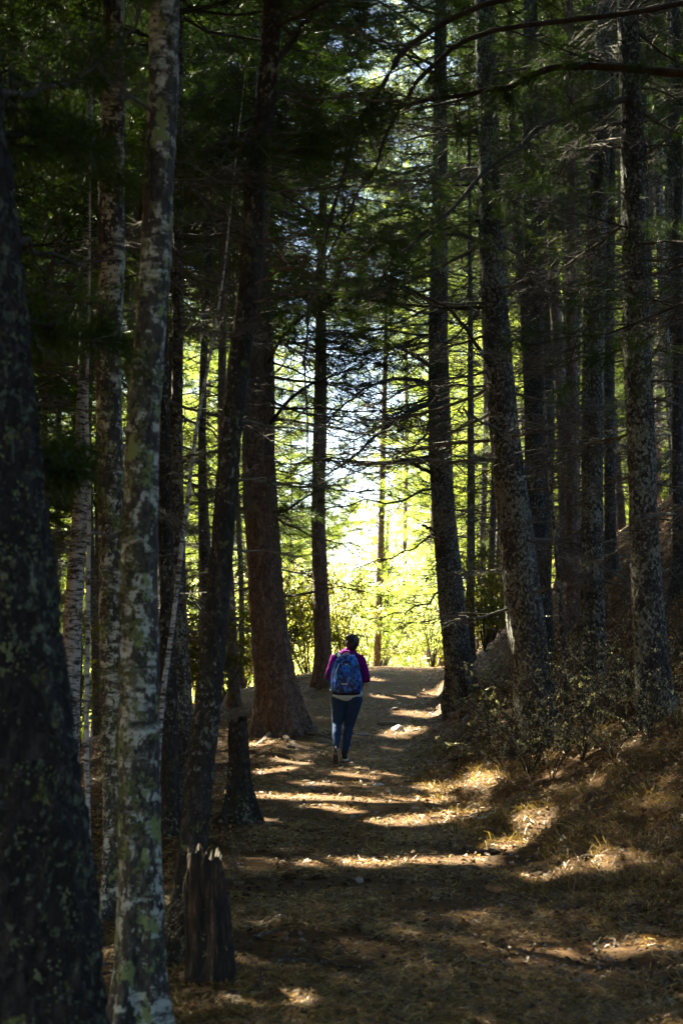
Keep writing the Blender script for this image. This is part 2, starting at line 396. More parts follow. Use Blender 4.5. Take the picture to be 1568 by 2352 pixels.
def needles(g, C, D, nn, nlen, nw, spread=.75, droop=.35):
    N = len(C) * nn; c = np.repeat(C, nn, 0); d = np.repeat(D, nn, 0)
    d = norm(d + g.randn(N, 3) * spread + np.array([0, 0, -droop]))
    ln = nlen * g.uniform(.6, 1.15, N)
    s = norm(np.cross(d, g.randn(N, 3))) * nw * .5
    c = c + g.randn(N, 3) * nlen * .12
    V = np.stack([c - s, c + s, c + d * ln[:, None]], 1).reshape(-1, 3)
    return V, np.arange(3 * N).reshape(-1, 3), c
LIVE = [make_bough(100 + i) for i in range(6)]
DEAD = [make_bough(200 + i, L=2.1 - .12 * i, live=False, ntw=17, gnarl=.22, r0=.021) for i in range(8)]
LIVE_ME = [build_mesh('bough', np.concatenate([w, n]), [wf, nf + len(w)], [M['twig'], M['needle']], [0, 1]) for w, wf, n, nf, _ in
           [make_bough(300 + i, L=2.0, ntw=12, nn=16, nlen=.15, nw=.005, nt=3) for i in range(5)]]
DEAD_ME = [build_mesh('dead_bough', w, [wf], [M['deadtwig']]) for w, wf, _, _, _ in DEAD]

def make_crown(seed, H=10.5, Rm=2.9, nwh=22):
    g = np.random.RandomState(seed); wv = []; wf = []; nv = []; nc = []; nw_ = 0
    for k in range(nwh):
        z = H * (k + .5) / nwh; rad = Rm * (1 - z / H) ** .55 * (1 if z > .8 else .8) + .35
        for b in range(g.choice([4, 5])):
            w, f, n, _, c = LIVE[g.randint(6)]
            s = rad / 2.4 * g.uniform(.75, 1.15); az = g.uniform(0, 2 * math.pi); el = g.uniform(-.15, .25) + .35 * z / H
            Rm_ = np.array(Matrix.Rotation(az, 3, 'Z') @ Matrix.Rotation(-el, 3, 'Y') @ Matrix.Rotation(g.uniform(-.6, .6), 3, 'X')) 
            o = np.array([0, 0, z + g.uniform(-.2, .2)])
            wv.append((w * s) @ Rm_.T + o); wf.append(f + nw_); nw_ += len(w)
            nv.append((n * s) @ Rm_.T + o); nc.append((c * s) @ Rm_.T + o)
    return np.concatenate(wv), np.concatenate(wf), np.concatenate(nv), np.concatenate(nc)
CROWNS = [make_crown(11 + i) for i in range(3)]
def crown_mesh(w, f, n, mats): return build_mesh('crown', np.concatenate([w, n]), [f, np.arange(len(n)).reshape(-1, 3) + len(w)], mats, [0, 1])
CROWN_ME = [crown_mesh(w, f, n, [M['twig'], M['needle']]) for w, f, n, c in CROWNS]
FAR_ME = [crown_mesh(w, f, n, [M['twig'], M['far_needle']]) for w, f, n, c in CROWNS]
print('crown tris', [len(m.polygons) for m in CROWN_ME])
STAT = dict(carved=0, branches=0)
def put_crown(rt, z0, ax, s=1.0, rz=0.0, var=0, far=False):
    """ax(z) gives the axis of the stem, local to the root"""
    w, f, n, c = CROWNS[var]
    cs, sn = math.cos(rz), math.sin(rz); Rz = np.array([[cs, -sn, 0], [sn, cs, 0], [0, 0, 1]])
    o = np.array([*ax(z0)[:2], z0]); lean = (np.array([*ax(z0 + 6)[:2], 0]) - np.array([*ax(z0)[:2], 0])) / 6
    def tr(p):
        q = (p * s) @ Rz.T; q = q + q[:, 2:3] * lean; return q + o
    base = np.array(rt.location)
    if not far:
        hit = in_tunnel(tr(c) + base, .065)
        if hit.sum() > 20:
            keep = ~hit
            wc = (w[f].mean(1)); wk = ~in_tunnel(tr(wc) + base, .05)
            me = crown_mesh(tr(w), f[wk], tr(n).reshape(-1, 3, 3)[keep].reshape(-1, 3), [M['twig'], M['needle']])
            STAT['carved'] += 1; return link('crown', me, rt)
    mt = Matrix.Translation(Vector(o)) @ Matrix(((1, 0, lean[0], 0), (0, 1, lean[1], 0), (0, 0, 1, 0), (0, 0, 0, 1))) @ Matrix.Rotation(rz, 4, 'Z') @ Matrix.Scale(s, 4)
    mt = Matrix.Translation(Vector(o)) @ Matrix.Rotation(rz, 4, 'Z') @ Matrix.Scale(s, 4)
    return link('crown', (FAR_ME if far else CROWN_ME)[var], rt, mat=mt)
def put_bough(rt, p, az, el, s, live=False, var=None, g=random):
    ms = LIVE_ME if live else DEAD_ME
    me = ms[g.randrange(len(ms)) if var is None else var]
    mt = Matrix.Translation(Vector(p)) @ Matrix.Rotation(az, 4, 'Z') @ Matrix.Rotation(-el, 4, 'Y') @ Matrix.Rotation(g.uniform(-.7, .7), 4, 'X') @ Matrix.Scale(s, 4)
    base = np.array(rt.location)
    pts = np.array([mt @ Vector((x * 2, 0, 0)) for x in (.35, .6, .85)]) + base
    if in_tunnel(pts, .2 if live else .04).any(): return None
    bx = np.array([mt @ Vector((a_ * 2, b_, 0)) for a_ in (.2, .5, .8, 1.05) for b_ in (-.35, 0, .35)]) + base
    if bx[:, 1].min() > 1 and bx[:, 1].min() < 18.6:       # nothing hangs across the hiker
        bu, bv = proj(bx)
        if ((bu > 675) & (bu < 900) & (bv > 1400) & (bv < 1800)).any(): return None
    STAT['branches'] += 1
    return link('branch', me, rt, mat=mt)

# ------------------------------------------------------------------ trunks
def trunk_mesh(P, r, sides, rough, m, seed, flare=0.0, zg=0.0, plates=True):
    """P (K,3) axis, r (K,) radius; noise-carved bark relief"""
    K = len(P); T = norm(np.gradient(P, axis=0)); A = norm(np.cross(T, np.array([0, 1., 0]))); B = np.cross(T, A)
    a = np.arange(sides) * 2 * math.pi / sides
    dirs = A[:, None] * np.cos(a)[None, :, None] + B[:, None] * np.sin(a)[None, :, None]
    rr = r[:, None] * np.ones((1, sides))
    base = P[:, None] + dirs * r[:, None, None]
    s = seed * 13.7
    n1 = fbm(base * np.array([6, 6, 1.2]) + s, seed, 2) - .5
    q = base * np.array([34, 34, 11]) + s
    n2 = fbm(q, seed + 5, 3); n3 = np.abs(n2 - .5) * 2
    rr = rr * (1 + .18 * n1) + rough * (np.minimum(n3 * 2.6, 1) - .7) + rough * .7 * (vnoise(base * 90 + s, seed) - .5)
    if flare:
        h = np.maximum(P[:, 2] - zg, 0)[:, None]
        lob = .6 + .4 * np.cos(a[None] * 4 + seed) + .3 * np.cos(a[None] * 7 + seed * 2)
        rr = rr + flare * np.exp(-h / (.22 + .5 * flare)) * lob
    V = P[:, None] + dirs * rr[..., None]
    i = np.arange(K - 1)[:, None] * sides; j = np.arange(sides)[None]; j2 = (j + 1) % sides
    Q = np.stack([i + j, i + j2, i + sides + j2, i + sides + j], -1).reshape(-1, 4)
    return build_mesh('trunk', V, [Q], [m], smooth=True)
HERO_U = []
def lichen_on(rt, P, r, m, seed, n, size, zr, az0=math.pi, azs=1.2, flake=10):
    """leafy lichen: clusters of small curled flakes on the bark"""
    g = np.random.RandomState(seed); G = Geo()
    z = g.uniform(zr[0], zr[1], n); az = az0 + g.randn(n) * azs
    cz = []; 
    for zz, aa in zip(z, az):
        k = max(3, int(flake * g.uniform(.4, 1.6))); sp = size * g.uniform(.5, 1.6)
        z2 = zz + g.randn(k) * sp * 1.1; R_ = np.interp(z2, P[:, 2], r)
        a2 = aa + g.randn(k) * sp / np.interp(zz, P[:, 2], r)
        ax = np.stack([np.interp(z2, P[:, 2], P[:, i]) for i in range(2)] + [z2], -1)
        nrm = np.stack([np.cos(a2), np.sin(a2), 0 * a2], -1)
        c = ax + nrm * (R_ + .002 + .006 * g.rand(k))[:, None]
        s1 = norm(np.cross(nrm, g.randn(k, 3))); s2 = np.cross(nrm, s1)
        w = size * .42 * g.uniform(.5, 1.4, k)[:, None]
        ang = np.arange(5) * 2 * math.pi / 5
        ring = c[:, None] + (s1[:, None] * np.cos(ang)[:, None] + s2[:, None] * np.sin(ang)[:, None]) * w[:, None] * g.uniform(.6, 1.3, (k, 5, 1)) + nrm[:, None] * w[:, None] * g.uniform(-.15, .6, (k, 5, 1))
        V = np.concatenate([c[:, None], ring], 1)
        b = np.arange(k)[:, None, None] * 6; tri = np.array([[0, 1 + i, 1 + (i + 1) % 5] for i in range(5)])[None]
        G.add(V.reshape(-1, 3), (b + tri).reshape(-1, 3))
    o = link('lichen', G.mesh('lichen', [m]), rt); tag(o, kind='stuff'); return o
def hero(pts, y, kind, label, cat='tree', name='pine_tree', height=13, rough=.006, flare=.08, sides=48, crown=(4.5, 1.0), dead=(14, 1.4, 4.6), deadsize=.8,
         live=0, livez=(2.5, 4.5), seed=None, group=None, step=.035, ylean=0.0, lich=None, sideaz=None):
    seed = seed or len(HERO_U) + 1; g = random.Random(seed * 7 + 1)
    W3 = []
    for V, U, w in pts:
        p = at(U, V, y); d = (p - CAM) @ np.array([0, math.cos(PITCH), math.sin(PITCH)])
        W3.append([*p, w * .5 * d / F])
    W3 = np.array(sorted(W3, key=lambda a: a[2]))
    # down to the ground
    lo = W3[0]; sl_ = (W3[min(1, len(W3) - 1)] - lo); k = (0 - (lo[2] - ground(lo[0], y))) / max(sl_[2], 1e-3)
    gxy = lo[0] + sl_[0] * max(k, -2) * .6; zg = float(ground(gxy, y))
    rows = []
    if lo[2] > zg + .15: rows.append([gxy, y, zg - .12, lo[3] * 1.06])
    else: rows.append([lo[0], y, min(zg, lo[2]) - .15, lo[3]])
    rows += [list(a) for a in W3 if a[2] > zg + .05]
    top = W3[-1]; d = W3[-1] - W3[max(0, len(W3) - 3)]; d = d / max(d[2], .3)
    zt = zg + height
    if top[2] < zt - 1:
        for f in (.4, 1.0):
            h = (zt - top[2]) * f; rows.append([top[0] + d[0] * h * .6, y, top[2] + h, top[3] * (1 - .72 * f)])
    rows = np.array(rows); zz = rows[:, 2]
    vis = np.arange(rows[0, 2], min(rows[-1, 2], 1.5 + y * .5), step); far_ = np.arange(vis[-1] + .3, rows[-1, 2], .4)
    Z = np.concatenate([vis, far_])
    tt = np.interp(Z, zz, np.arange(len(zz)))
    sp = spline(rows, 400); Pz = sp[:, 2]; o_ = np.argsort(Pz); 
    X = np.interp(Z, Pz[o_], sp[o_, 0]); Rr = np.interp(Z, Pz[o_], sp[o_, 3]); Y = y + ylean * (Z - zg)
    base = np.array([gxy, y, zg]); P = np.stack([X, Y, Z], -1) - base
    rt = root(name, base, label, cat, group)
    tr_ = link('trunk', trunk_mesh(P, Rr, sides, rough, M[kind], seed, flare, 0.0), rt)
    ax = lambda z: (np.interp(z, P[:, 2], P[:, 0]), np.interp(z, P[:, 2], P[:, 1]))
    rad = lambda z: float(np.interp(z, P[:, 2], Rr))
    n, z0, z1 = dead; n = int(n * 1.5)
    for i in range(n):
        z = z0 + (z1 - z0) * (i + g.random()) / n; az = g.uniform(0, 2 * math.pi) if sideaz is None else sideaz + g.uniform(-1.4, 1.4)
        x_, y_ = ax(z); r_ = rad(z) * .6
        put_bough(rt, (x_ + math.cos(az) * r_, y_ + math.sin(az) * r_, z), az, g.uniform(-.25, .25), deadsize * g.uniform(.45, 1.15), False, g=g)
    for i in range(live):
        z = g.uniform(*livez); az = g.uniform(0, 2 * math.pi)
        x_, y_ = ax(z); put_bough(rt, (x_, y_, z), az, g.uniform(-.3, .15), g.uniform(.6, 1.0), True, g=g)
    if crown: put_crown(rt, crown[0], ax, crown[1], g.uniform(0, 6.28), g.randrange(3))
    if lich: lichen_on(rt, P, Rr, M['lichen'], seed, *lich)
    HERO_U.append((y, [(v, u, w) for v, u, w in pts], base[:2], label))
    return rt, base, ax, rad

T = {}
T['big'] = hero([(2352, 62, 376), (1960, 38, 328), (1568, 0, 300), (1176, -28, 270), (784, -58, 250), (392, -92, 235), (100, -118, 225)], 4.3, 'mossy',
     'biggest dark mossy trunk at the left edge, nearest of all', height=12, rough=.02, sides=96, flare=.06, step=.018, crown=(6.6, 1.0), dead=(3, 2.6, 4.4), deadsize=.5,
     lich=(200, .012, (.1, 2.6), -1.0, 1.0, 9), sideaz=0.4)
T['birch'] = hero([(2352, 318, 106), (2000, 324, 96), (1700, 320, 95), (1568, 321, 90), (1176, 324, 83), (980, 329, 80), (784, 343, 72), (600, 356, 71), (400, 366, 69), (200, 375, 69), (0, 379, 66)],
     5.6, 'birch', 'pale birch trunk with lichen patches, in front of a second flaky birch', name='birch_tree', height=11, rough=.005, sides=72, step=.02, crown=None, dead=(3, 2.8, 4.6), deadsize=.35,
     lich=(150, .018, (.2, 3.0), 3.9, .8, 12))
T['birch_b'] = hero([(2050, 276, 72), (1800, 268, 66), (1568, 262, 62), (1176, 257, 58), (980, 252, 58), (784, 249, 60), (600, 257, 60), (400, 256, 58), (200, 261, 55), (0, 261, 48)],
     8.4, 'birch2', 'flaky grey birch trunk just behind and left of the pale lichen birch', name='birch_tree', height=11, rough=.006, step=.025, crown=None, dead=(5, 2.2, 4.6), deadsize=.4,
     lich=(90, .02, (.3, 3.4), 4.0, .9, 10))
T['lean'] = hero([(2190, 416, 84), (2000, 438, 70), (1800, 456, 63), (1568, 483, 59), (1176, 517, 53), (980, 532, 52), (784, 556, 52), (600, 577, 49), (400, 588, 48), (200, 614, 45), (0, 628, 43)],
     7.2, 'dark', 'black leaning trunk that rises behind the broken stump', height=12, rough=.006, flare=.02, sides=56, step=.025, crown=(7.4, .95), dead=(12, 1.8, 6.0), deadsize=.42,
     lich=(70, .012, (.5, 4), 3.6, .8, 7))
T['brown'] = hero([(1690, 652, 104), (1568, 633, 92), (1372, 612, 82), (1176, 599, 78), (980, 592, 70), (784, 596, 56), (600, 598, 46), (400, 603, 40)],
     22, 'brown', 'stout pine with reddish brown furrowed bark left of the hiker', height=19, rough=.016, sides=72, flare=.22, crown=(8.6, 1.0), dead=(20, 2.0, 8.5), live=5, livez=(5.5, 8.5), deadsize=.95)
T['mid'] = hero([(1585, 745, 44), (1500, 741, 40), (1176, 731, 32), (980, 735, 30), (700, 738, 24), (500, 741, 20)],
     28, 'brown', 'straight slim pine standing directly behind the hiker at the rise', height=19, rough=.01, flare=.08, sides=36, crown=(10.5, 0.7), dead=(12, 3.0, 10), live=7, livez=(6.0, 10.5), deadsize=.8)
T['white'] = hero([(1700, 160, 46), (1500, 165, 42), (1370, 171, 40), (1176, 184, 33), (940, 188, 26), (700, 197, 20)],
     14, 'white', 'white birch trunk between the big mossy trunk and the flaky birch', name='birch_tree', height=9, rough=.003, flare=.03, sides=36, crown=None, dead=(4, 2.5, 4.5), deadsize=.4)
T['stem'] = hero([(1870, 203, 12), (1750, 199, 13), (1600, 200, 12), (1370, 203, 11), (1100, 205, 9), (940, 200, 8), (700, 205, 6)],
     8.8, 'white', 'thin pale straight sapling in front of the white birch', name='birch_sapling', cat='sapling', height=5.5, rough=.0015, flare=.01, sides=12, crown=None, dead=(6, .9, 4), deadsize=.3)
T['curve'] = hero([(1900, 357, 13), (1700, 366, 13), (1568, 378, 13), (1450, 395, 12), (1300, 412, 11), (1176, 428, 10), (1000, 449, 9), (784, 488, 7), (640, 512, 5)],
     9.2, 'white', 'slender curved grey sapling leaning right between birch and black trunk', name='birch_sapling', cat='sapling', height=5.5, rough=.0015, flare=.01, sides=12, crown=None, dead=(7, 1.2, 4.2), deadsize=.4)
T['lb1'] = hero([(1860, 424, 62), (1600, 416, 50), (1400, 408, 42), (1000, 406, 30), (800, 408, 26)],
     14, 'scaly', 'lichen-speckled pine between the birch and the black leaning trunk', height=17, rough=.008, flare=.05, crown=(7.6, .9), dead=(18, 1.2, 6.6), live=3, livez=(3.4, 6.6))
T['lb2'] = hero([(1885, 388, 52), (1500, 383, 42), (1100, 378, 34), (800, 374, 28)],
     12, 'dark', 'dark pine trunk half hidden behind the pale lichen birch', height=16, rough=.008, flare=.06, crown=(7.0, .85), dead=(16, 1.2, 6), live=3, livez=(3.4, 6))
T['r1'] = hero([(1640, 1078, 84), (1568, 1058, 64), (1372, 1036, 62), (1176, 1018, 52), (980, 1009, 52), (784, 1006, 46), (600, 1008, 40), (400, 1010, 34)],
     22, 'scaly', 'leaning bare pine at the right edge of the trail crest', height=18, rough=.013, sides=64, flare=.12, crown=(8.8, 0.95), dead=(26, 1.6, 8.6), live=6, livez=(3.2, 8.6), deadsize=.95)
T['r2'] = hero([(1700, 1236, 112), (1568, 1222, 90), (1372, 1200, 86), (1176, 1178, 78), (980, 1156, 68), (784, 1142, 62), (540, 1126, 54), (300, 1120, 48)],
     16, 'scaly', 'thick scaly pine rising from the shrubs on the right bank', height=18, rough=.013, sides=72, flare=.1, crown=(9.8, .9), dead=(26, 1.5, 8.2), live=4, livez=(4.6, 8), deadsize=.9)
T['r2b'] = hero([(1650, 1250, 58), (1176, 1232, 50), (784, 1226, 44), (400, 1222, 38)],
     20, 'dark', 'dark pine trunk directly behind the thick scaly pine', height=18, rough=.01, crown=(10.5, .8), dead=(20, 1.5, 8.5), live=3, livez=(5, 8.6))
T['r3'] = hero([(1700, 1366, 72), (1568, 1360, 60), (1176, 1359, 50), (784, 1362, 50), (300, 1378, 44), (0, 1388, 38)],
     16.5, 'scaly', 'upright pine midway between the thick scaly pine and the patchy right pine', height=18, rough=.011, sides=56, flare=.07, crown=(9.8, .85), dead=(26, 1.3, 8.2), live=4, livez=(4.4, 8), deadsize=.8)
T['r3b'] = hero([(1640, 1318, 34), (1176, 1314, 30), (784, 1312, 26), (400, 1310, 22)],
     20.5, 'brown', 'slim reddish pine in the gap left of the upright right pine', height=18, rough=.007, crown=(10.5, .7), dead=(16, 1.3, 8.2), live=2, livez=(5, 8.6))
T['r4'] = hero([(1745, 1528, 104), (1568, 1500, 80), (1372, 1486, 72), (1176, 1476, 67), (980, 1470, 66), (784, 1462, 62), (600, 1457, 56), (400, 1452, 54), (200, 1446, 50), (0, 1440, 46)],
     13.5, 'scaly', 'patchy grey scaled pine nearest the right edge of the picture', height=17, rough=.012, sides=72, flare=.09, step=.03, crown=(8.8, .95), dead=(24, 1.3, 7.2), live=4, livez=(4.2, 7), deadsize=.8)
T['r5'] = hero([(1600, 1566, 30), (1176, 1558, 28), (600, 1556, 26), (0, 1548, 22)],
     18, 'dark', 'dark trunk cut by the right edge of the picture', height=18, rough=.008, crown=(9.8, .8), dead=(18, 1.3, 8), live=2, livez=(4.6, 8))
T['r6'] = hero([(1640, 1300, 10), (1400, 1286, 10), (1176, 1268, 9), (950, 1250, 8), (800, 1244, 6)],
     14.5, 'scaly', 'thin grey sapling leaning left behind the bank shrubs', name='pine_sapling', cat='sapling', height=5, rough=.0015, flare=.01, sides=12, crown=None, dead=(5, 1.5, 3.5), deadsize=.4)
T['r7'] = hero([(1500, 1078, 22), (1176, 1081, 18), (930, 1080, 15), (700, 1079, 12)],
     27, 'scaly', 'thin pine just right of the leaning crest pine, farther off', height=16, rough=.006, sides=24, crown=(9.0, 0.7), dead=(14, 2, 9), live=5, livez=(4.5, 9))
T['r8'] = hero([(1560, 1405, 30), (1176, 1400, 26), (784, 1398, 24), (300, 1402, 20)],
     22, 'dark', 'dark slim pine just right of the upright right pine', height=18, rough=.007, sides=24, crown=(11, .7), dead=(16, 1.3, 8.6), live=3, livez=(5, 8.8))
T['c1'] = hero([(1500, 866, 17), (1176, 876, 14), (1000, 880, 13), (850, 884, 11)],
     46, 'brown', 'lone distant trunk in the bright gap above the trail crest', height=16, rough=.006, sides=20, crown=(12, .6), dead=(5, 5, 10), live=0)
# trees whose limbs reach in over the trail from beside the frame
def side_tree(x, y, label, lean=0, h=13, r=.15, kind='scaly', crown=(4.6, 1.0), dead=(8, 1.5, 4.6), live=0, seed=50):
    U, V = proj(np.array([x, y, 1.5])); k = F / y
    return hero([(V + 1.0 * k, U, 2 * r * k * 1.1), (V, U, 2 * r * k), (V - 3.0 * k, U + lean * k, 2 * r * k * .85)], y, kind, label, height=h, sides=20, step=.1, crown=crown, dead=dead, live=live, seed=seed, rough=.01)
T['out'] = side_tree(2.9, 8.6, 'tall pine past the right edge whose dark limb arches over the trail', seed=50, crown=(6.4, 1.0), live=2)
print('heroes done', STAT)

# ------------------------------------------------------------------ individual limbs seen against the light
def limb(tree, pts, r0, r1, ntw, live, seed, m=None, twl=.5, hang=False, tuftn=14):
    rt, base, ax, rad = tree; g = np.random.RandomState(seed)
    P = spline(np.array([at(u, v, y) for u, v, y in pts]), 40) - base
    t = np.linspace(0, 1, 40); G = Geo()
    P = P + np.stack([fbm(np.stack([t * 12, t * 0 + seed, t * 0], -1), i, 2) - .5 for i in range(3)], -1) * .05 * np.minimum(t * 6, 1)[:, None]
    V, Q = tubes(P[None], (r0 + (r1 - r0) * t ** .8)[None], 7); G.add(V, Q)
    T_ = norm(np.gradient(P, axis=0)); k = ntw
    i0 = g.randint(3, 39, k); D = norm(T_[i0] * g.uniform(.2, 1, (k, 1)) + g.randn(k, 3) * np.array([.6, .6, .35]) + (np.array([0, 0, -.8]) if hang else 0))
    L = twl * g.uniform(.3, 1.2, k) * (1.1 - .5 * t[i0]); T5 = np.linspace(0, 1, 6)
    tw = P[i0][:, None] + D[:, None] * (L[:, None] * T5)[..., None] + np.cumsum(g.randn(k, 6, 3) * .05, 1) * L[:, None, None]
    tw[:, 0] = P[i0]
    rr = np.minimum(r0 * .35, .006)
    V, Q = tubes(tw, np.ones((k, 1)) * (rr * (1 - .75 * T5))[None], 4); G.add(V, Q)
    kk = np.repeat(np.arange(k), 4); j = g.randint(2, 6, len(kk)); P3 = tw[kk, j]
    D3 = norm(D[kk] + g.randn(len(kk), 3) * .7); L3 = L[kk] * g.uniform(.15, .5, len(kk)); T3 = np.linspace(0, 1, 3)
    tw3 = P3[:, None] + D3[:, None] * (L3[:, None] * T3)[..., None]; tw3[:, 1] += g.randn(len(kk), 3) * .08 * L3[:, None]
    V, Q = tubes(tw3, np.ones((len(kk), 1)) * (.0025 * (1 - .5 * T3))[None], 3); G.add(V, Q)
    if live:
        C = np.concatenate([tw[:, -1], tw3[:, -1], tw3[:, 1]]); Dd = np.concatenate([D, D3, D3])
        V, Fc, _ = needles(g, C, Dd, tuftn, .13, .0045); G.add(V, Fc, 1)
    return link('branch', G.mesh('branch', [m or M['twig'], M['needle']]), rt)
limb(T['out'], [(1836, 190, 8.6), (1560, 165, 8.8), (1400, 152, 9), (1290, 150, 9.1), (1219, 170, 9.2), (1159, 200, 9.3), (1084, 215, 9.3), (1009, 228, 9.4), (934, 245, 9.5), (859, 267, 9.6), (784, 295, 9.7), (640, 318, 9.8)], .034, .006, 26, True, 1, twl=.5)
limb(T['out'], [(1836, -150, 8.6), (1500, -60, 8.2), (1150, 0, 7.9), (954, 90, 7.8), (884, 175, 7.7), (849, 240, 7.7), (814, 310, 7.7), (784, 400, 7.7), (750, 520, 7.7), (720, 670, 7.7), (706, 784, 7.7), (703, 870, 7.7), (702, 1040, 7.7)], .022, .0045, 14, False, 2, twl=.3)
limb(T['out'], [(1836, -60, 8.6), (1500, 20, 8.3), (1150, 70, 8), (984, 160, 8), (929, 240, 8), (884, 325, 8), (859, 390, 8), (814, 450, 8), (784, 510, 8), (755, 590, 8), (728, 690, 8)], .02, .0045, 14, False, 3, twl=.3)
limb(T['out'], [(884, 325, 8), (850, 420, 8.05), (846, 520, 8.1), (848, 640, 8.1), (846, 765, 8.1)], .004, .002, 5, False, 33, twl=.12)
limb(T['r4'], [(1449, 222, 13.5), (1374, 245, 13.0), (1309, 265, 12.6), (1244, 295, 12.2), (1194, 340, 11.9), (1134, 375, 11.6), (1084, 425, 11.4), (1044, 470, 11.2), (1004, 510, 11), (949, 555, 10.8), (909, 595, 10.6), (859, 660, 10.5), (829, 695, 10.4)], .036, .004, 30, True, 4, twl=.55)
limb(T['r1'], [(1000, 885, 22), (930, 868, 21.5), (884, 874, 21), (830, 900, 20.6), (784, 934, 20.3), (730, 990, 20)], .04, .006, 34, False, 5, twl=.9)
limb(T['r1'], [(1000, 920, 22), (940, 945, 21.4), (884, 984, 21), (814, 1044, 20.6), (750, 1090, 20.3), (715, 1110, 20)], .045, .007, 40, True, 6, twl=.8, tuftn=8)
limb(T['r1'], [(1000, 850, 22), (950, 815, 21.6), (900, 792, 21.2), (840, 775, 21), (760, 760, 20.6), (680, 770, 20.4)], .04, .006, 36, True, 7, twl=.9, tuftn=8)
limb(T['r1'], [(1000, 700, 22), (930, 660, 21.6), (850, 640, 21.2), (760, 650, 21), (690, 680, 20.6)], .04, .006, 36, True, 17, twl=1.0)
limb(T['r1'], [(990, 1086, 22), (955, 1070, 21.9), (918, 1054, 21.8)], .035, .022, 2, False, 8, twl=.2)
limb(T['r1'], [(1004, 1236, 22), (988, 1218, 21.9), (971, 1206, 21.8)], .04, .02, 2, False, 9, twl=.2)
limb(T['r2'], [(1140, 860, 16), (1100, 800, 15.7), (1060, 740, 15.4), (1000, 690, 15.1), (930, 664, 14.9), (840, 668, 14.7)], .03, .005, 30, False, 10, twl=.6)
limb(T['r2'], [(1165, 1000, 16), (1120, 975, 15.7), (1080, 955, 15.4), (1060, 940, 15.3)], .022, .012, 3, False, 11, M['deadtwig'], twl=.3)
limb(T['r2'], [(1125, 560, 16), (1040, 540, 15.5), (950, 545, 15), (860, 570, 14.7), (780, 600, 14.5)], .03, .005, 36, True, 12, twl=.7)
limb(T['brown'], [(600, 1000, 22), (680, 905, 21.6), (740, 872, 21.3), (800, 850, 21), (870, 800, 20.8)], .035, .005, 26, False, 13, twl=.7)
limb(T['brown'], [(610, 1180, 22), (660, 1170, 21.6), (720, 1130, 21.3), (770, 1100, 21)], .03, .005, 22, True, 14, twl=.6, tuftn=8)
limb(T['brown'], [(600, 860, 22), (660, 760, 21.6), (740, 700, 21.3), (830, 690, 21)], .035, .005, 36, True, 15, twl=.9)
limb(T['birch'], [(290, 1221, 5.6), (230, 1226, 5.5), (165, 1243, 5.45), (150, 1262, 5.45)], .008, .003, 3, False, 16, M['deadtwig'], twl=.12)
limb(T['lean'], [(545, 880, 7.2), (600, 870, 7.3), (660, 830, 7.4)], .012, .004, 6, False, 18, twl=.3)
limb(T['lean'], [(590, 330, 7.2), (690, 345, 7.4), (780, 300, 7.6), (870, 250, 7.8)], .022, .004, 20, True, 19, twl=.4)
limb(T['lean'], [(615, 160, 7.2), (700, 60, 7.3), (760, -20, 7.4)], .02, .008, 10, True, 20, twl=.4)
limb(T['lean'], [(600, 330, 7.2), (520, 330, 7.0), (430, 350, 6.9), (330, 330, 6.8)], .018, .004, 16, True, 21, twl=.35)
limb(T['big'], [(40, 1080, 4.3), (90, 1070, 4.6), (160, 1050, 4.9)], .012, .003, 8, True, 22, twl=.2)
limb(T['big'], [(10, 760, 4.3), (80, 740, 4.7), (170, 760, 5.0), (240, 790, 5.2)], .016, .003, 14, True, 23, twl=.3)
limb(T['big'], [(-60, 560, 4.3), (60, 560, 4.8), (170, 600, 5.2), (280, 600, 5.6)], .016, .003, 12, False, 24, twl=.3)
limb(T['big'], [(-80, 300, 4.3), (60, 300, 4.8), (160, 330, 5.2), (250, 380, 5.6)], .016, .003, 16, True, 25, twl=.35)
limb(T['big'], [(-80, 200, 4.3), (20, 215, 4.6), (120, 200, 4.9), (240, 130, 5.2), (330, 20, 5.4)], .016, .006, 10, True, 26, M['deadtwig'], twl=.3)

# boughs that roof the trail, z above the foot of each tree
gb = random.Random(77)
def roof(key, zs, az, s0, live=True):
    rt, base, ax, rad = T[key]
    for z in zs:
        x_, y_ = ax(z); put_bough(rt, (x_, y_, z + gb.uniform(-.15, .15)), az + gb.uniform(-.75, .75), gb.uniform(-.25, .12), s0 * gb.uniform(.8, 1.2), live, g=gb)
roof('brown', [5.0, 5.7, 6.3, 7.0, 7.6, 8.3], 0, 1.2)
roof('r1', [5.3, 5.7, 6.1, 6.5, 6.9, 7.3, 7.7, 8.1, 8.5], math.pi, 1.25)
roof('mid', [6.6, 7.0, 7.5, 8.0, 8.5, 9.0, 9.5], -.2, 1.1)
roof('mid', [5.6, 6.3, 7.2, 8.2], 2.8, 1.1)
roof('lean', [3.9, 4.7], 0, .6)
roof('r2', [5.0, 5.5, 6.0, 6.5, 7.0, 7.5], math.pi, 1.15)
roof('r1', [3.2, 4.1, 4.7, 5.4, 6.0, 6.6, 7.4], math.pi, 1.1, False)
roof('brown', [3.4, 4.3, 5.2, 6.0, 6.7, 7.4], 0, 1.1, False)
roof('mid', [4.4, 5.2, 6.0, 6.8], 0, .9, False)
roof('r1', [3.7, 4.4, 5.0, 5.6, 6.2, 6.9, 7.7, 8.4], math.pi * .95, 1.25, False)
roof('r2', [2.6, 3.1, 3.6, 4.1, 4.7, 5.3, 5.9, 6.6, 7.3], math.pi * .95, 1.0, False)
roof('r3', [3.0, 3.7, 4.4, 5.2, 6.0, 6.9], math.pi * .9, .9, False)
roof('r4', [2.8, 3.5, 4.2, 4.9, 5.6, 6.2], math.pi * .9, .9, False)
roof('brown', [4.0, 4.8, 5.7, 6.5, 7.3], .3, 1.2, False)
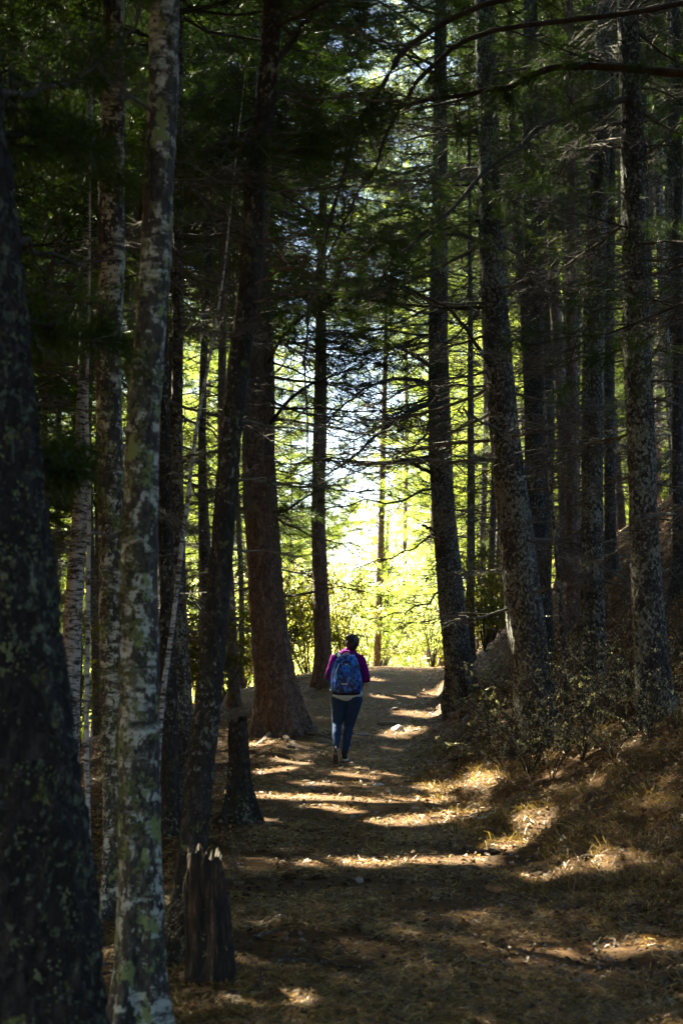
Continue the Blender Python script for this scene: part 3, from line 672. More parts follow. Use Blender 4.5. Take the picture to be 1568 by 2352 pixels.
roof('brown', [3.2, 4.2, 5.2, 6.2, 7.2], math.pi, 1.1, False)
roof('lb1', [2.4, 3.2, 4.0, 4.8, 5.6, 6.3], .3, .85, False)
roof('lean', [2.6, 3.2, 3.8, 4.4], .2, .5, False)

# ------------------------------------------------------------------ the forest behind and around
def hero_blocks(x, y):
    U, _ = proj(np.array([x, y, 1.5]))
    for hy, pts, b, _l in HERO_U:
        if math.hypot(x - b[0], y - b[1]) < 1.1: return True
        if y < hy:
            for v, u, w in pts:
                if abs(u - U) < w / 2 + 20: return True
    return False
placed = [tuple(h[2]) for h in HERO_U]
TREES = []
def fill_tree(x, y, r, h, label, cr, nd, live, g, far=False, kind=None, group=None, z0=None, dz=5.0):
    zg = float(ground(x, y)); rt = root('pine_tree', (x, y, zg), label, 'tree', group)
    K = 22 if not far else 8
    zz = np.concatenate([[-.15, 0, .15, .35], np.linspace(.7, h, K)]); a, b = g.uniform(-.03, .03), g.uniform(-.02, .02)
    ph = g.uniform(0, 6); X = a * zz + .07 * np.sin(zz * .6 + ph) - .07 * math.sin(ph); Y = b * zz
    P = np.stack([X, Y, zz], -1); rr = r * (1 - .75 * np.clip(zz, 0, h) / h)
    link('trunk', trunk_mesh(P, rr, 14 if not far else 8, .012 if not far else .02, M[kind or g.choice(['scaly', 'dark', 'dark', 'brown', 'scaly'])], g.randrange(1, 900), r * .5), rt)
    ax = lambda z: (np.interp(z, zz, X), np.interp(z, zz, Y))
    for i in range(nd):
        z = 1.0 + (dz - 1.0) * (i + g.random()) / nd; az = g.uniform(0, 6.283); x_, y_ = ax(z)
        put_bough(rt, (x_, y_, z), az, g.uniform(-.25, .25), g.uniform(.4, 1.05), False, g=g)
    for i in range(live):
        z = g.uniform(3.0, 8.0); az = g.uniform(0, 6.283); x_, y_ = ax(z)
        put_bough(rt, (x_, y_, z), az, g.uniform(-.3, .15), g.uniform(.6, 1.1), True, g=g)
    put_crown(rt, z0 if z0 is not None else g.uniform(4.0, 4.8), ax, cr, g.uniform(0, 6.28), g.randrange(3), far)
    return rt
g = random.Random(5); near_in = []; near_out = []
def scatter(n, xr, yr, mind, ok):
    out = []; tries = 0
    while len(out) < n and tries < 6000:
        tries += 1; x, y = g.uniform(*xr), g.uniform(*yr)
        if any((x - a) ** 2 + (y - b) ** 2 < mind ** 2 for a, b in placed): continue
        if not ok(x, y): continue
        placed.append((x, y)); out.append((x, y))
    return out
def offtrail(x, y, w=1.9): return abs(x - xc(y)) > w
def inview(x, y, m=40): 
    if y < 1: return False
    U, _ = proj(np.array([x, y, 1.5])); return -m < U < 1568 + m
def trunk_free(x, y):
    z = np.linspace(.5, 9, 40); P = np.stack([0 * z + x, 0 * z + y, z + float(ground(x, y))], -1)
    return not in_tunnel(P, .1).any()
def ok_in(x, y):
    if not offtrail(x, y) or not inview(x, y) or hero_blocks(x, y) or not trunk_free(x, y): return False
    U, _ = proj(np.array([x, y, 1.5])); return not (608 < U < 1052)
left_in = scatter(25, (-12, -1.8), (13.5, 40), 1.7, ok_in)
right_in = scatter(28, (2.6, 14), (15.5, 42), 1.7, ok_in)
out_l = scatter(64, (-16, -1.8), (1.5, 40), 1.75, lambda x, y: not inview(x, y, 60) and offtrail(x, y) and trunk_free(x, y))
out_r = scatter(16, (2.8, 11), (1.5, 24), 2.5, lambda x, y: not inview(x, y, 60) and offtrail(x, y) and trunk_free(x, y))
behind = scatter(30, (-9, 10), (-13, -1.0), 2.2, lambda x, y: True)
ORD = ['first', 'second', 'third', 'fourth', 'fifth', 'sixth', 'seventh', 'eighth', 'ninth', 'tenth', 'eleventh', 'twelfth', 'thirteenth', 'fourteenth', 'fifteenth', 'sixteenth', 'seventeenth', 'eighteenth', 'nineteenth', 'twentieth',
       'twenty-first', 'twenty-second', 'twenty-third', 'twenty-fourth', 'twenty-fifth', 'twenty-sixth', 'twenty-seventh', 'twenty-eighth', 'twenty-ninth', 'thirtieth', 'thirty-first', 'thirty-second', 'thirty-third', 'thirty-fourth', 'thirty-fifth', 'thirty-sixth']
REF_L = [(-60, 'the big mossy trunk'), (165, 'the white birch'), (262, 'the flaky birch'), (325, 'the pale lichen birch'), (410, 'the speckled pine'), (500, 'the black leaning trunk'), (600, 'the stout brown pine')]
REF_R = [(1018, 'the leaning crest pine'), (1180, 'the thick scaly pine'), (1240, 'the dark pine behind it'), (1360, 'the upright right pine'), (1475, 'the patchy grey pine'), (1557, 'the edge trunk')]
def auto_labels(L, refs, word):
    res = {}; buckets = {}
    for (x, y) in L:
        U, _ = proj(np.array([x, y, 1.5])); k = min(range(len(refs)), key=lambda i: abs(refs[i][0] - U))
        buckets.setdefault((k, U < refs[k][0]), []).append((y, x))
    for (k, lf), v in buckets.items():
        v.sort()
        for i, (y, x) in enumerate(v):
            nth = 'nearest' if i == 0 and len(v) > 1 else ('farthest' if i == len(v) - 1 and len(v) > 1 else ('' if len(v) == 1 else ORD[i] + ' nearest'))
            lead = f'{nth} of the {word} pines' if nth else f'lone {word} pine'
            res[(x, y)] = f'{lead} showing just {"left" if lf else "right"} of {refs[k][1]}'
    return res
lab = auto_labels(left_in, REF_L, 'dim background'); lab.update(auto_labels(right_in, REF_R, 'hillside'))
for (x, y) in left_in: fill_tree(x, y, g.uniform(.07, .14), g.uniform(16, 19), lab[(x, y)], g.uniform(1.0, 1.2), 22, 3, g, z0=max(7.4, min(9.2, 1.8 + .44 * y)) + g.uniform(0, .8) if y < 27 else g.uniform(9.5, 11), dz=8.0, group='pines of the dim wood left of the trail')
for (x, y) in right_in: fill_tree(x, y, g.uniform(.08, .15), g.uniform(16, 19), lab[(x, y)], g.uniform(.75, .9), 26, 3, g, z0=g.uniform(8.6, 10.5), dz=9.4, group='pines on the slope right of the trail')
for (x, y) in out_l + out_r + behind: fill_tree(x, y, g.uniform(.09, .15), g.uniform(12, 15), 'pine added behind the viewer to dim the foreground' if y < 0 else 'pine added beyond the left edge to shade the trail' if x < 0 else 'pine added beyond the right edge to darken the bank', g.uniform(1.0, 1.2), 3, 2, g, group='added shade pines around the view', z0=g.uniform(3.6, 4.6) if not (y < 13 and -5.5 < x < 5) else max(5.6, 3.2 + .47 * y) + g.uniform(0, .5))  # trees outside the frame, added to block sun and sky
print('forest done', STAT, len(left_in), len(right_in), len(out_l), len(out_r))

# sunlit trees beyond the crest
far_pos = []
for row, (yy, n, smin) in enumerate([(50, 12, 1.7), (62, 14, 2.0), (77, 16, 2.3), (97, 16, 2.8), (128, 14, 3.8)]):
    for i in range(n):
        half = yy * .36; x = -half + 2 * half * (i + .5) / n + g.uniform(-1, 1); y = yy + g.uniform(-4, 4)
        U, _ = proj(np.array([x, y, 1.5]))
        far_pos.append((x, y, U, smin))
far_pos.sort(key=lambda t: t[2]); cnt = {}
for i, (x, y, U, s) in enumerate(far_pos):
    zg = float(ground(x, y)); gap = (560 < U < 1100) if y < 66 else (610 < U < 1050) if y < 90 else (640 < U < 1000)
    if gap and y < 90: continue
    aa_ = (x - 1) * -.64 + (y - 46) * .77; pp_ = abs((x - 1) * .77 + (y - 46) * .64)
    if aa_ > 0 and pp_ < 13 and aa_ < 34: continue
    h = 12.5 * s
    if gap: h = (1.5 + (1500 - g.uniform(1150, 1220)) / F * y) - zg; s2 = h / 11.5
    else: s2 = s * g.uniform(.9, 1.15)
    reg = 'in the bright gap' if gap else ('left of the bright gap' if U < 800 else 'right of the bright gap')
    cnt[reg] = cnt.get(reg, 0) + 1
    lbl = f'{ORD[min(cnt[reg], 36) - 1]} distant sunlit pine from the left, {reg}'
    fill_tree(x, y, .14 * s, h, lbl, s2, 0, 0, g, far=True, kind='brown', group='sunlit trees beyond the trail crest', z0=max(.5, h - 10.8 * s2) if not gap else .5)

for (U, y, zc, sc_, lbl) in [(925, 61, 18, 1.5, 'tall far pine whose crown closes the sky right above the bright gap'), (985, 54, 15, 1.4, 'tall far pine with high crown just left of the leaning crest pine')]:
    fill_tree((U - 784) / F * y, y, .13, zc + 9 * sc_, lbl, sc_, 0, 0, g, far=True, kind='brown', group='tall pines beyond the crest', z0=zc)
for (U, y, Vt, lbl) in [(660, 74, 700, 'distant sunlit pine showing between the brown pine and the slim pine'), 
                        (1012, 46, 600, 'young sunlit pine tucked behind the leaning crest pine')]:
    x = (U - 784) / F * y; zg = float(ground(x, y)); h = 1.5 + (1500 - Vt) / F * y - zg
    fill_tree(x, y, .1, h, lbl, h / 12.5, 0, 0, g, far=True, kind='brown', group='young pines beyond the crest', z0=h * .12)
# ------------------------------------------------------------------ shrubs
def shrub(seed, H, nst, nbr, nlf, ll, lw, spread, droop, leafm, stemr=.012, clump=False):
    g = np.random.RandomState(seed); G = Geo(); K = 6; t = np.linspace(0, 1, K)
    az = g.uniform(0, 6.28, nst); out = g.uniform(.2, 1, nst) * spread; hh = H * g.uniform(.55, 1.05, nst)
    st = np.stack([np.cos(az)[:, None] * out[:, None] * t ** 1.3, np.sin(az)[:, None] * out[:, None] * t ** 1.3, hh[:, None] * (t - .18 * t ** 3)], -1)
    st += np.cumsum(g.randn(nst, K, 3) * .035 * H / 2, 1) * t[None, :, None]; st[:, 0] *= .3
    V, Q = tubes(st, np.ones((nst, 1)) * (stemr * (1 - .8 * t))[None], 4); G.add(V, Q)
    kk = np.repeat(np.arange(nst), nbr); tp = g.uniform(.25, 1, len(kk)) * (K - 1.01); i0 = tp.astype(int); fr = (tp - i0)[:, None]
    P0 = st[kk, i0] * (1 - fr) + st[kk, i0 + 1] * fr
    D = norm(g.randn(len(kk), 3) * np.array([1, 1, .5]) + np.array([0, 0, .25])); L = H * .22 * g.uniform(.5, 1.3, len(kk)); T4 = np.linspace(0, 1, 4)
    tw = P0[:, None] + D[:, None] * (L[:, None] * T4)[..., None]; tw[:, :, 2] -= .15 * L[:, None] * T4 ** 2
    V, Q = tubes(tw, np.ones((len(kk), 1)) * (stemr * .3 * (1 - .6 * T4))[None], 3); G.add(V, Q)
    ii = np.repeat(np.arange(len(kk)), nlf)
    u = (1 - g.uniform(0, .35, len(ii)) if clump else g.uniform(.1, 1, len(ii))) * 2.99; j = u.astype(int); f = (u - j)[:, None]
    c = tw[ii, j] * (1 - f) + tw[ii, j + 1] * f
    d = norm(D[ii] * .5 + g.randn(len(ii), 3) * .8 + np.array([0, 0, -droop])); l_ = ll * g.uniform(.6, 1.2, len(ii))[:, None]
    s = norm(np.cross(d, g.randn(len(ii), 3))); nrm = np.cross(s, d); w_ = lw * g.uniform(.7, 1.2, len(ii))[:, None]
    V = np.stack([c, c + d * l_ * .45 + s * w_ * .5 + nrm * w_ * .15, c + d * l_ + nrm * -l_ * .08, c + d * l_ * .45 - s * w_ * .5 + nrm * w_ * .15], 1).reshape(-1, 3)
    n = len(ii); b = np.arange(n)[:, None] * 4; Fq = np.concatenate([b + np.array([[0, 1, 2]]), b + np.array([[0, 2, 3]])])
    G2 = Geo(); G2.add(V, Fq)
    return G.mesh('stems', [M['twig']]), G2.mesh('foliage', [leafm])
def put_shrub(pro, x, y, s, rz, name, label, cat, group, zoff=0, sz=1.0):
    rt = root(name, (x, y, float(ground(x, y)) - .02 + zoff), label, cat, group); rt.rotation_euler.z = rz; rt.scale = (s, s, s * sz)
    link('stem', pro[0], rt); f = link('foliage', pro[1], rt); return rt
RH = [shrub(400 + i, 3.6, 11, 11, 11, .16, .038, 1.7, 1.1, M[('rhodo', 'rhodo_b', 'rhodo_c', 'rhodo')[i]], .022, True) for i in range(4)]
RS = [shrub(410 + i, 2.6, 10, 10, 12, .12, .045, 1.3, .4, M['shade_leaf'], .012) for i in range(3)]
CO = [shrub(420 + i, [1.3, .8, 1.1, .55, .95][i], [11, 16, 9, 14, 8][i], [6, 5, 7, 6, 5][i], [8, 9, 7, 9, 6][i], [.021, .024, .019, .026, .022][i], .012, 1.0, .0, M['small_leaf'], .0045) for i in range(5)]
k = 0
spots = []
for i in range(22):
    y = g.uniform(39, 58); spots.append((g.uniform(-.17, .10) * y + .6, y))
spots.sort(key=lambda p: p[0] / p[1])
for i, (x, y) in enumerate(spots):
    top = 1.5 + (1500 - g.uniform(1150, 1290)) / F * y; zg = float(ground(x, y)); s = max(.7, (top - zg) / 3.6)
    s = min(s, 2.0)
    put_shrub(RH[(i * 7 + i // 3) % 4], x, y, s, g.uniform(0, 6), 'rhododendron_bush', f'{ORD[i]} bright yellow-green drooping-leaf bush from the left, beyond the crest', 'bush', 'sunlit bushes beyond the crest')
# dim understory left
sp2 = sorted([(u, v) for u, v in [(-6.8, 24), (-5.6, 30), (-4.0, 33), (-3.2, 26.5), (-2.9, 31), (-2.2, 25), (-1.9, 35), (-1.2, 32), (-.9, 37), (-7.5, 34), (-2.6, 38), (.0, 36.5)]], key=lambda p: p[0] / p[1])
for i, (x, y) in enumerate(sp2):
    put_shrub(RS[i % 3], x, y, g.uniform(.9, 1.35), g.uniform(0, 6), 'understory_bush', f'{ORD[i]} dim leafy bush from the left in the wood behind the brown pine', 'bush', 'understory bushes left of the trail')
sp3 = sorted([(2.7, 27), (3.3, 31), (3.4, 36), (4.6, 29), (5.6, 33), (2.9, 40), (4.2, 40), (6.6, 38)], key=lambda p: p[0] / p[1])
for i, (x, y) in enumerate(sp3):
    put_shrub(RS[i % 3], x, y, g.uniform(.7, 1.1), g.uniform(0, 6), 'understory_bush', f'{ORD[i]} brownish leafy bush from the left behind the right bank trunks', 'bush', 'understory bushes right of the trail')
# small-leaved shrubs on the right bank
co = [(1100, 1590, 19.5), (1130, 1640, 18), (1160, 1560, 20), (1180, 1660, 16.2), (1230, 1690, 15.2), (1270, 1640, 15.8), (1300, 1700, 14.8), (1330, 1650, 15.5), (1370, 1700, 14.6), (1410, 1690, 14.8), (1440, 1650, 15.6), (1480, 1740, 12.9), (1540, 1730, 12.6),
      (1560, 1650, 14.5), (1210, 1760, 14.2), (1260, 1800, 13.4), (1330, 1770, 13.6), (1400, 1790, 13), (1560, 1560, 16), (1150, 1720, 15.6), (1120, 1600, 17.5), (1190, 1600, 17), (1250, 1580, 17), (1290, 1600, 16.4), (1350, 1590, 16), (1400, 1620, 15.2), (1230, 1640, 14.6), (1340, 1700, 13.8), (1440, 1700, 13.4), (1500, 1660, 14), (1110, 1530, 21)]
co.sort(key=lambda c: c[0])
for i, (u, v, y) in enumerate(co):
    x = (u - 784) / F * y
    put_shrub(CO[(i * 3 + i // 4) % 5], x, y, g.uniform(.65, 1.2), g.uniform(0, 6), 'cotoneaster_shrub', f'{ORD[i]} glinting small-leaved shrub from the left on the right bank', 'shrub', 'small-leaved shrubs on the right bank', sz=g.uniform(.8, 1.5))

# ------------------------------------------------------------------ floor litter
def flat_on(n, ylo, yhi, xl, xh, seed, power=1.6, clump=None):
    g = np.random.RandomState(seed); u = g.rand(n * 2); a = 1 - power
    y = (ylo ** a + u * (yhi ** a - ylo ** a)) ** (1 / a)
    x = xc(y) * 0 + g.uniform(-1, 1, n * 2) * (xh * y) + xl * y
    q = np.stack([x, y, 0 * x], -1)
    if clump: 
        k = fbm(q * clump, seed, 2) + g.uniform(-.16, .16, len(x)) > .47; x, y = x[k], y[k]
    x, y = x[:n], y[:n]; return g, x, y, ground(x, y)
def litter(name, n, ylo, yhi, seed, ln, wd, cols, m, lift=.02, clump=None, leaf=False, mask=None, tilt=.25):
    g, x, y, z = flat_on(n, ylo, yhi, .02, .27, seed, clump=clump)
    if mask is not None: k = mask(x, y, g); x, y, z = x[k], y[k], z[k]
    e = .05; gx_ = (ground(x + e, y) - z) / e; gy_ = (ground(x, y + e) - z) / e
    nr = norm(np.stack([-gx_, -gy_, np.ones_like(x)], -1)); N = len(x)
    d = norm(np.cross(nr, g.randn(N, 3))); d = norm(d + nr * g.randn(N, 1) * tilt); s = norm(np.cross(nr + g.randn(N, 3) * (.7 if leaf else .3), d))
    c = np.stack([x, y, z], -1) + nr * (g.rand(N, 1) * lift + .003)
    L = (ln * g.uniform(.5, 1.3, N))[:, None]; Wd = (wd * (1 + y / 12 * (0 if leaf else 1)) * g.uniform(.6, 1.3, N))[:, None]
    if leaf: V = np.stack([c - d * L * .5, c + s * Wd * .5 + nr * L * .18, c + d * L * .5, c - s * Wd * .5 + nr * L * g.uniform(0, .3, (N, 1))], 1)
    else:
        bend = s * L * g.uniform(-.2, .2, (N, 1)); V = np.stack([c - d * L * .5 - s * Wd * .5, c - d * L * .5 + s * Wd * .5, c + bend + s * Wd * .5, c + bend - s * Wd * .5, c + d * L * .5], 1)
    k = V.shape[1]; b = np.arange(N)[:, None] * k
    if leaf: Fc = [np.concatenate([b + np.array([[0, 1, 2]]), b + np.array([[0, 2, 3]])])]
    else: Fc = [b + np.array([[0, 1, 2, 3]]), b + np.array([[3, 2, 4]])]
    cols = np.array(cols); t = cols[g.randint(len(cols), size=N)] * g.uniform(.35, 1.25, (N, 1)); t = np.repeat(t, k, 0)
    o = link(name, build_mesh(name, V.reshape(-1, 3), Fc, [m], [0] * len(Fc), tint=t)); return tag(o, kind='stuff')
NC = [(.38, .20, .035), (.21, .09, .014), (.54, .33, .07), (.06, .024, .006), (.64, .46, .16), (.12, .045, .010), (.18, .07, .012)]
o = litter('pine_needle_litter', 230000, 4.6, 34, 31, .08, .0017, NC, M['litter'], .022, 1.7)
tag(o, 'brown fallen pine needles covering the trail and its edges', 'needles')
LC = [(.34, .19, .06), (.22, .10, .035), (.42, .28, .11), (.12, .06, .022), (.4, .3, .15)]
o = litter('leaf_litter', 40000, 10, 44, 32, .048, .027, LC, M['leaf_litter'], .03, None, True,
           lambda x, y, g: (g.rand(len(x)) < np.where(x > xc(y) + HW * .7, 1, np.where(x < xc(y) - HW * 1.1, .6, .07)) * np.clip((y - 9) / 8, .15, 1)))
tag(o, 'curled dry leaves strewn over the banks beside the trail', 'leaves')
o = litter('bark_chips', 14000, 4.6, 26, 33, .04, .018, [(.04, .03, .02), (.07, .05, .035), (.2, .18, .15)], M['leaf_litter'], .012, None, True)
tag(o, 'small bark chips and crumbs lying on the trail', 'debris')
# dry grass on the right bank
def grass(n, seed):
    g = np.random.RandomState(seed); y = g.uniform(8, 22, n * 3); x = xc(y) + HW + g.uniform(-.1, 3.2, n * 3)
    k = fbm(np.stack([x, y, 0 * x], -1) * 1.6, 9, 2) > .5; x, y = x[k][:n], y[k][:n]; n = len(x); z = ground(x, y)
    c = np.stack([x, y, z - .01], -1); d = norm(g.randn(n, 3) * np.array([.8, .8, .2]) + np.array([-.2, 0, .8])); L = g.uniform(.06, .2, n)[:, None]
    s = norm(np.cross(d, g.randn(n, 3))) * .0018; m1 = c + d * L * .6; tip = c + d * L + np.array([0, 0, -1]) * L * .35 + g.randn(n, 3) * .02
    V = np.stack([c - s, c + s, m1 + s, m1 - s, tip], 1); b = np.arange(n)[:, None] * 5
    cols = np.array([(.26, .17, .05), (.18, .11, .035), (.34, .26, .11), (.14, .10, .03)]); t = np.repeat(cols[g.randint(4, size=n)] * g.uniform(.6, 1.2, (n, 1)), 5, 0)
    o = link('dry_grass', build_mesh('dry_grass', V.reshape(-1, 3), [b + np.array([[0, 1, 2, 3]]), b + np.array([[3, 2, 4]])], [M['dry_grass']], [0, 0], tint=t))
    tag(o, 'tawny dry grass blades on the right bank', 'grass', kind='stuff')
grass(22000, 3)
# ------------------------------------------------------------------ broken stumps
def wood_mat():
    m, n, l, p = mat('rotten_wood'); tc = n.new('ShaderNodeTexCoord').outputs['Object']
    a = tex(n, l, 'Noise', (34, 34, 4), tc, 6, Roughness=.7)
    r = ramp(n, [(.38, (.004, .003, .0025)), (.52, (.022, .014, .008)), (.62, (.09, .055, .025)), (.72, (.34, .25, .14))]); l.new(a.outputs[0], r.inputs[0])
    l.new(r.outputs[0], p.inputs['Base Color']); p.inputs['Roughness'].default_value = .85; l.new(bump(n, l, a.outputs[0], .9, .012), p.inputs['Normal']); return m
M['wood'] = wood_mat()
def stump(pts, y, label, bark, seed, flare, jag):
    W3 = []
    for V, U, w in pts:
        p = at(U, V, y); W3.append([*p, w * .5 * y / F])
    W3 = np.array(sorted(W3, key=lambda a: a[2])); zg = float(ground(W3[0, 0], y)); W3[0, 2] = zg - .08
    base = np.array([W3[0, 0], y, zg]); K = 60; sp = spline(W3, K); P = sp[:, :3] - base; r = sp[:, 3]
    rt = root('tree_stump', base, label, 'stump', 'broken stumps left of the trail')
    me = trunk_mesh(P, r, 56, .009, M[bark], seed, flare, 0.0); V = np.zeros(len(me.vertices) * 3, np.float32); me.vertices.foreach_get('co', V); V = V.reshape(K, 56, 3)
    g = np.random.RandomState(seed); a = np.arange(56) * 2 * math.pi / 56
    j = (vnoise(np.stack([np.cos(a) * 2.2, np.sin(a) * 2.2, a * 0 + seed], -1), seed) - .5) * 1.2 + (vnoise(np.stack([np.cos(a) * 9, np.sin(a) * 9, a * 0], -1), seed + 1) - .5)
    for k in range(8): V[K - 1 - k, :, 2] += jag * j * (1 - k / 8)
    top = V[-1]; c = top.mean(0); inn = c + (top - c) * .72; inn[:, 2] = c[2] - .10 + .05 * vnoise(inn * 60, 4); deep = c + (top - c) * .3; deep[:, 2] = c[2] - .18 + .04 * vnoise(deep * 70, 6)
    VV = np.concatenate([V.reshape(-1, 3), inn, deep, [c - [0, 0, .2]]])
    i = np.arange(K - 1)[:, None] * 56; q_ = np.arange(56)[None]; q2 = (q_ + 1) % 56
    Q = np.stack([i + q_, i + q2, i + 56 + q2, i + 56 + q_], -1).reshape(-1, 4)
    j0 = np.arange(56); j1 = (j0 + 1) % 56; o = (K - 1) * 56
    Q1 = np.stack([o + j0, o + j1, o + 56 + j1, o + 56 + j0], -1); Q2 = np.stack([o + 56 + j0, o + 56 + j1, o + 112 + j1, o + 112 + j0], -1); T3 = np.stack([o + 112 + j0, o + 112 + j1, 0 * j0 + o + 168], -1)
    link('stump_body', build_mesh('stump_body', VV, [Q, Q1, Q2, T3], [M[bark], M['wood']], [0, 1, 1, 1], smooth=True), rt)
    for k in range(9):      # long splinters standing proud of the broken wood
        aa = math.pi * g.uniform(1.0, 1.75); rr = float(r[-1]) * g.uniform(.8, 1.0); z1 = P[-1, 2] - g.uniform(.04, .12); z0 = z1 - g.uniform(.12, .38); w = g.uniform(.006, .016)
        t = np.linspace(0, 1, 6); zz = z0 + (z1 - z0) * t; R_ = np.interp(zz, P[:, 2], r) * 1.03; ax = np.stack([np.interp(zz, P[:, 2], P[:, 0]), np.interp(zz, P[:, 2], P[:, 1])], -1)
        pp = np.stack([ax[:, 0] + np.cos(aa) * R_, ax[:, 1] + np.sin(aa) * R_, zz], -1) + g.randn(6, 3) * .002
        Vt, Qt = tubes(pp[None], (w * np.array([.3, .8, 1, .9, .7, .15]))[None], 5); link('splinter', build_mesh('splinter', Vt, [Qt], [M['wood']]), rt)
    lichen_on(rt, P, r, M['lichen'], seed, 26, .011, (.1, float(P[-1, 2]) - .05), 4.0, .8, 6)
    return rt
stump([(2250, 484, 112), (2150, 482, 102), (2060, 475, 92), (1968, 470, 78)], 6.65, 'rotten broken stump in front of the black leaning trunk', 'wood', 3, .03, .07)
stump([(1882, 556, 62), (1800, 551, 46), (1720, 549, 42), (1652, 546, 40)], 13, 'slim dark broken stump standing at the left edge of the trail', 'dark', 5, .09, .06)

# ------------------------------------------------------------------ stones, cones, sticks
def rock_mesh(seed, m, flat=.6, ang=1.0):
    bm = bmesh.new(); bmesh.ops.create_icosphere(bm, subdivisions=3, radius=1)
    co = np.array([v.co[:] for v in bm.verts]); g = np.random.RandomState(seed)
    for k in range(9):          # chipped faces
        n_ = norm(g.randn(3)); d = g.uniform(.55, .85); o = np.maximum(co @ n_ - d, 0); co -= o[:, None] * n_ * ang
    co *= 1 + .12 * (fbm(co * 2.5 + seed, seed)[:, None] - .5); co *= np.array([1, .8, flat])
    for v, c in zip(bm.verts, co): v.co = c
    me = bpy.data.meshes.new('rock'); bm.to_mesh(me); bm.free(); me.materials.append(m); return me
for u, v, w, flat, mt_, lb in [
        (912, 1678, 30, .75, 'white_rock', 'white angular rock beside the trail right of the hiker'), (897, 1664, 66, .16, 'rock', 'long flat grey stone slab behind the white angular rock'),
        (908, 1631, 20, .5, 'rock', 'small grey stone above the flat slab on the trail'), (864, 1594, 22, .4, 'rock', 'dark flat stone on the trail to the right of the backpack'),
        (665, 1717, 26, .45, 'rock', 'dark stone on the trail edge near the base of the brown pine'), (932, 1727, 16, .6, 'rock', 'small dark stone just below the white angular rock'),
        (870, 1803, 34, .22, 'white_rock', 'pale flat stone on the trail right below the hiker'), (714, 1812, 24, .5, 'rock', 'half-dark stone on the trail left below the hiker'),
        (892, 1820, 10, .9, 'white_rock', 'tiny pale stone just below the pale flat stone'), (808, 1880, 20, .6, 'rock', 'dark rounded stone under the widest sunlit band'),
        (824, 2027, 22, .8, 'rock', 'dark round stone in the middle of the near trail'), (1075, 1999, 14, .8, 'rock', 'small dark stone below the dark fallen bark piece'),
        (865, 1868, 12, .5, 'rock', 'little grey stone on the sunlit band of trail'), (952, 1858, 22, .35, 'rock', 'dark wedge stone at the right end of the sunlit band'),
        (832, 1688, 46, .15, 'rock', 'dark low ledge stone on the trail beside the hiker knees')]:
    p = on_ground(u, v); d = p[1]; s = w * .5 / F * d
    o = link('stone', rock_mesh(int(u), M[mt_], flat), loc=(p[0], p[1], p[2] + s * flat * .35)); o.scale = (s, s, s); o.rotation_euler = (random.uniform(-.15, .15), random.uniform(-.15, .15), random.uniform(-.5, .5))
    tag(o, lb, 'stone', 'stones on the trail')
def cone_mesh():
    G = Geo(); n = 150; ga = 2.39996
    for i in range(n):
        t = i / n; x = -1 + 2 * t; r = .38 * math.sin(math.pi * min(.98, .12 + .86 * t)) ** .7; a = i * ga
        n_ = np.array([0, math.cos(a), math.sin(a)]); b = np.array([x, 0, 0]) + n_ * r * .4; s = np.cross(n_, [1, 0, 0]); tip = np.array([x + .16, 0, 0]) + n_ * (r + .04)
        V = np.array([b - s * .06, b + s * .06, tip + s * .075 - [.03, 0, 0], tip + [.06, 0, 0], tip - s * .075 - [.03, 0, 0]]); G.add(V, [[0, 1, 2, 4]]); G.n -= 5; G.v.pop(); G.t.pop(); G.add(V, [[4, 2, 3]])
    t = np.linspace(0, 1, 10); V, Q = tubes(np.stack([-1 + 2 * t, 0 * t, 0 * t], -1)[None], (.2 * np.sin(math.pi * (.05 + .9 * t)))[None], 8); G.add(V, Q)
    return G.mesh('pine_cone', [M['cone']])
CM = cone_mesh()
for i, (u, v, w, lb) in enumerate([(663, 2021, 40, 'long dark pine cone on the trail level with the dark round stone'), (730, 2019, 30, 'smaller pine cone right beside the long dark cone'),
        (1349, 1974, 34, 'pine cone on the sunlit band at the lower right'), (770, 2160, 20, 'lone small pine cone in the dim near trail'), (620, 2249, 36, 'pine cone on the dark floor right of the rotten stump'),
        (665, 2128, 22, 'pine cone lying by the pale stick near the stump')]):
    p = on_ground(u, v); s = w * .5 / F * p[1]; o = link('pine_cone', CM, loc=(p[0], p[1], p[2] + s * .3)); o.scale = (s,) * 3; o.rotation_euler = (random.uniform(0, 6), random.uniform(-.1, .1), random.uniform(-.4, .4))
    tag(o, lb, 'pine cone', 'pine cones on the floor')
def stick(uv, r, m, label, lift=.012, name='fallen_stick', cat='stick', wob=.006):
    P = np.array([on_ground(u, v) for u, v in uv]); P[:, 2] += lift; P = spline(P, 14); b = P[0].copy(); g = np.random.RandomState(int(uv[0][0]))
    P = P - b + g.randn(14, 3) * wob; V, Q = tubes(P[None], (r * np.linspace(1, .45, 14))[None], 7); G = Geo(); G.add(V, Q)
    for k in range(3):
        i = g.randint(3, 12); d = norm(g.randn(3) * [1, 1, .3]); V, Q = tubes((P[i] + d * np.linspace(0, r * 8, 4)[:, None])[None], (r * .45 * np.linspace(1, .4, 4))[None], 5); G.add(V, Q)
    o = link(name, G.mesh(name, [M[m]]), loc=b); tag(o, label, cat)
stick([(585, 2158), (612, 2148), (642, 2138)], .008, 'deadtwig', 'short pale stick right of the rotten stump')
stick([(1040, 1750), (1058, 1742), (1076, 1728)], .02, 'twig', 'short dark stick leaning up the right bank')
stick([(1068, 1958), (1095, 1962), (1125, 1958), (1160, 1962)], .018, 'twig', 'knobbly dark fallen stick at the foot of the right bank', .02, wob=.012)
stick([(990, 1882), (1060, 1878), (1130, 1862)], .01, 'deadtwig', 'thin grey stick lying across the right of the sunlit band')
stick([(520, 2290), (600, 2285), (650, 2292), (672, 2318)], .012, 'twig', 'curved dark twig on the floor at the bottom left')
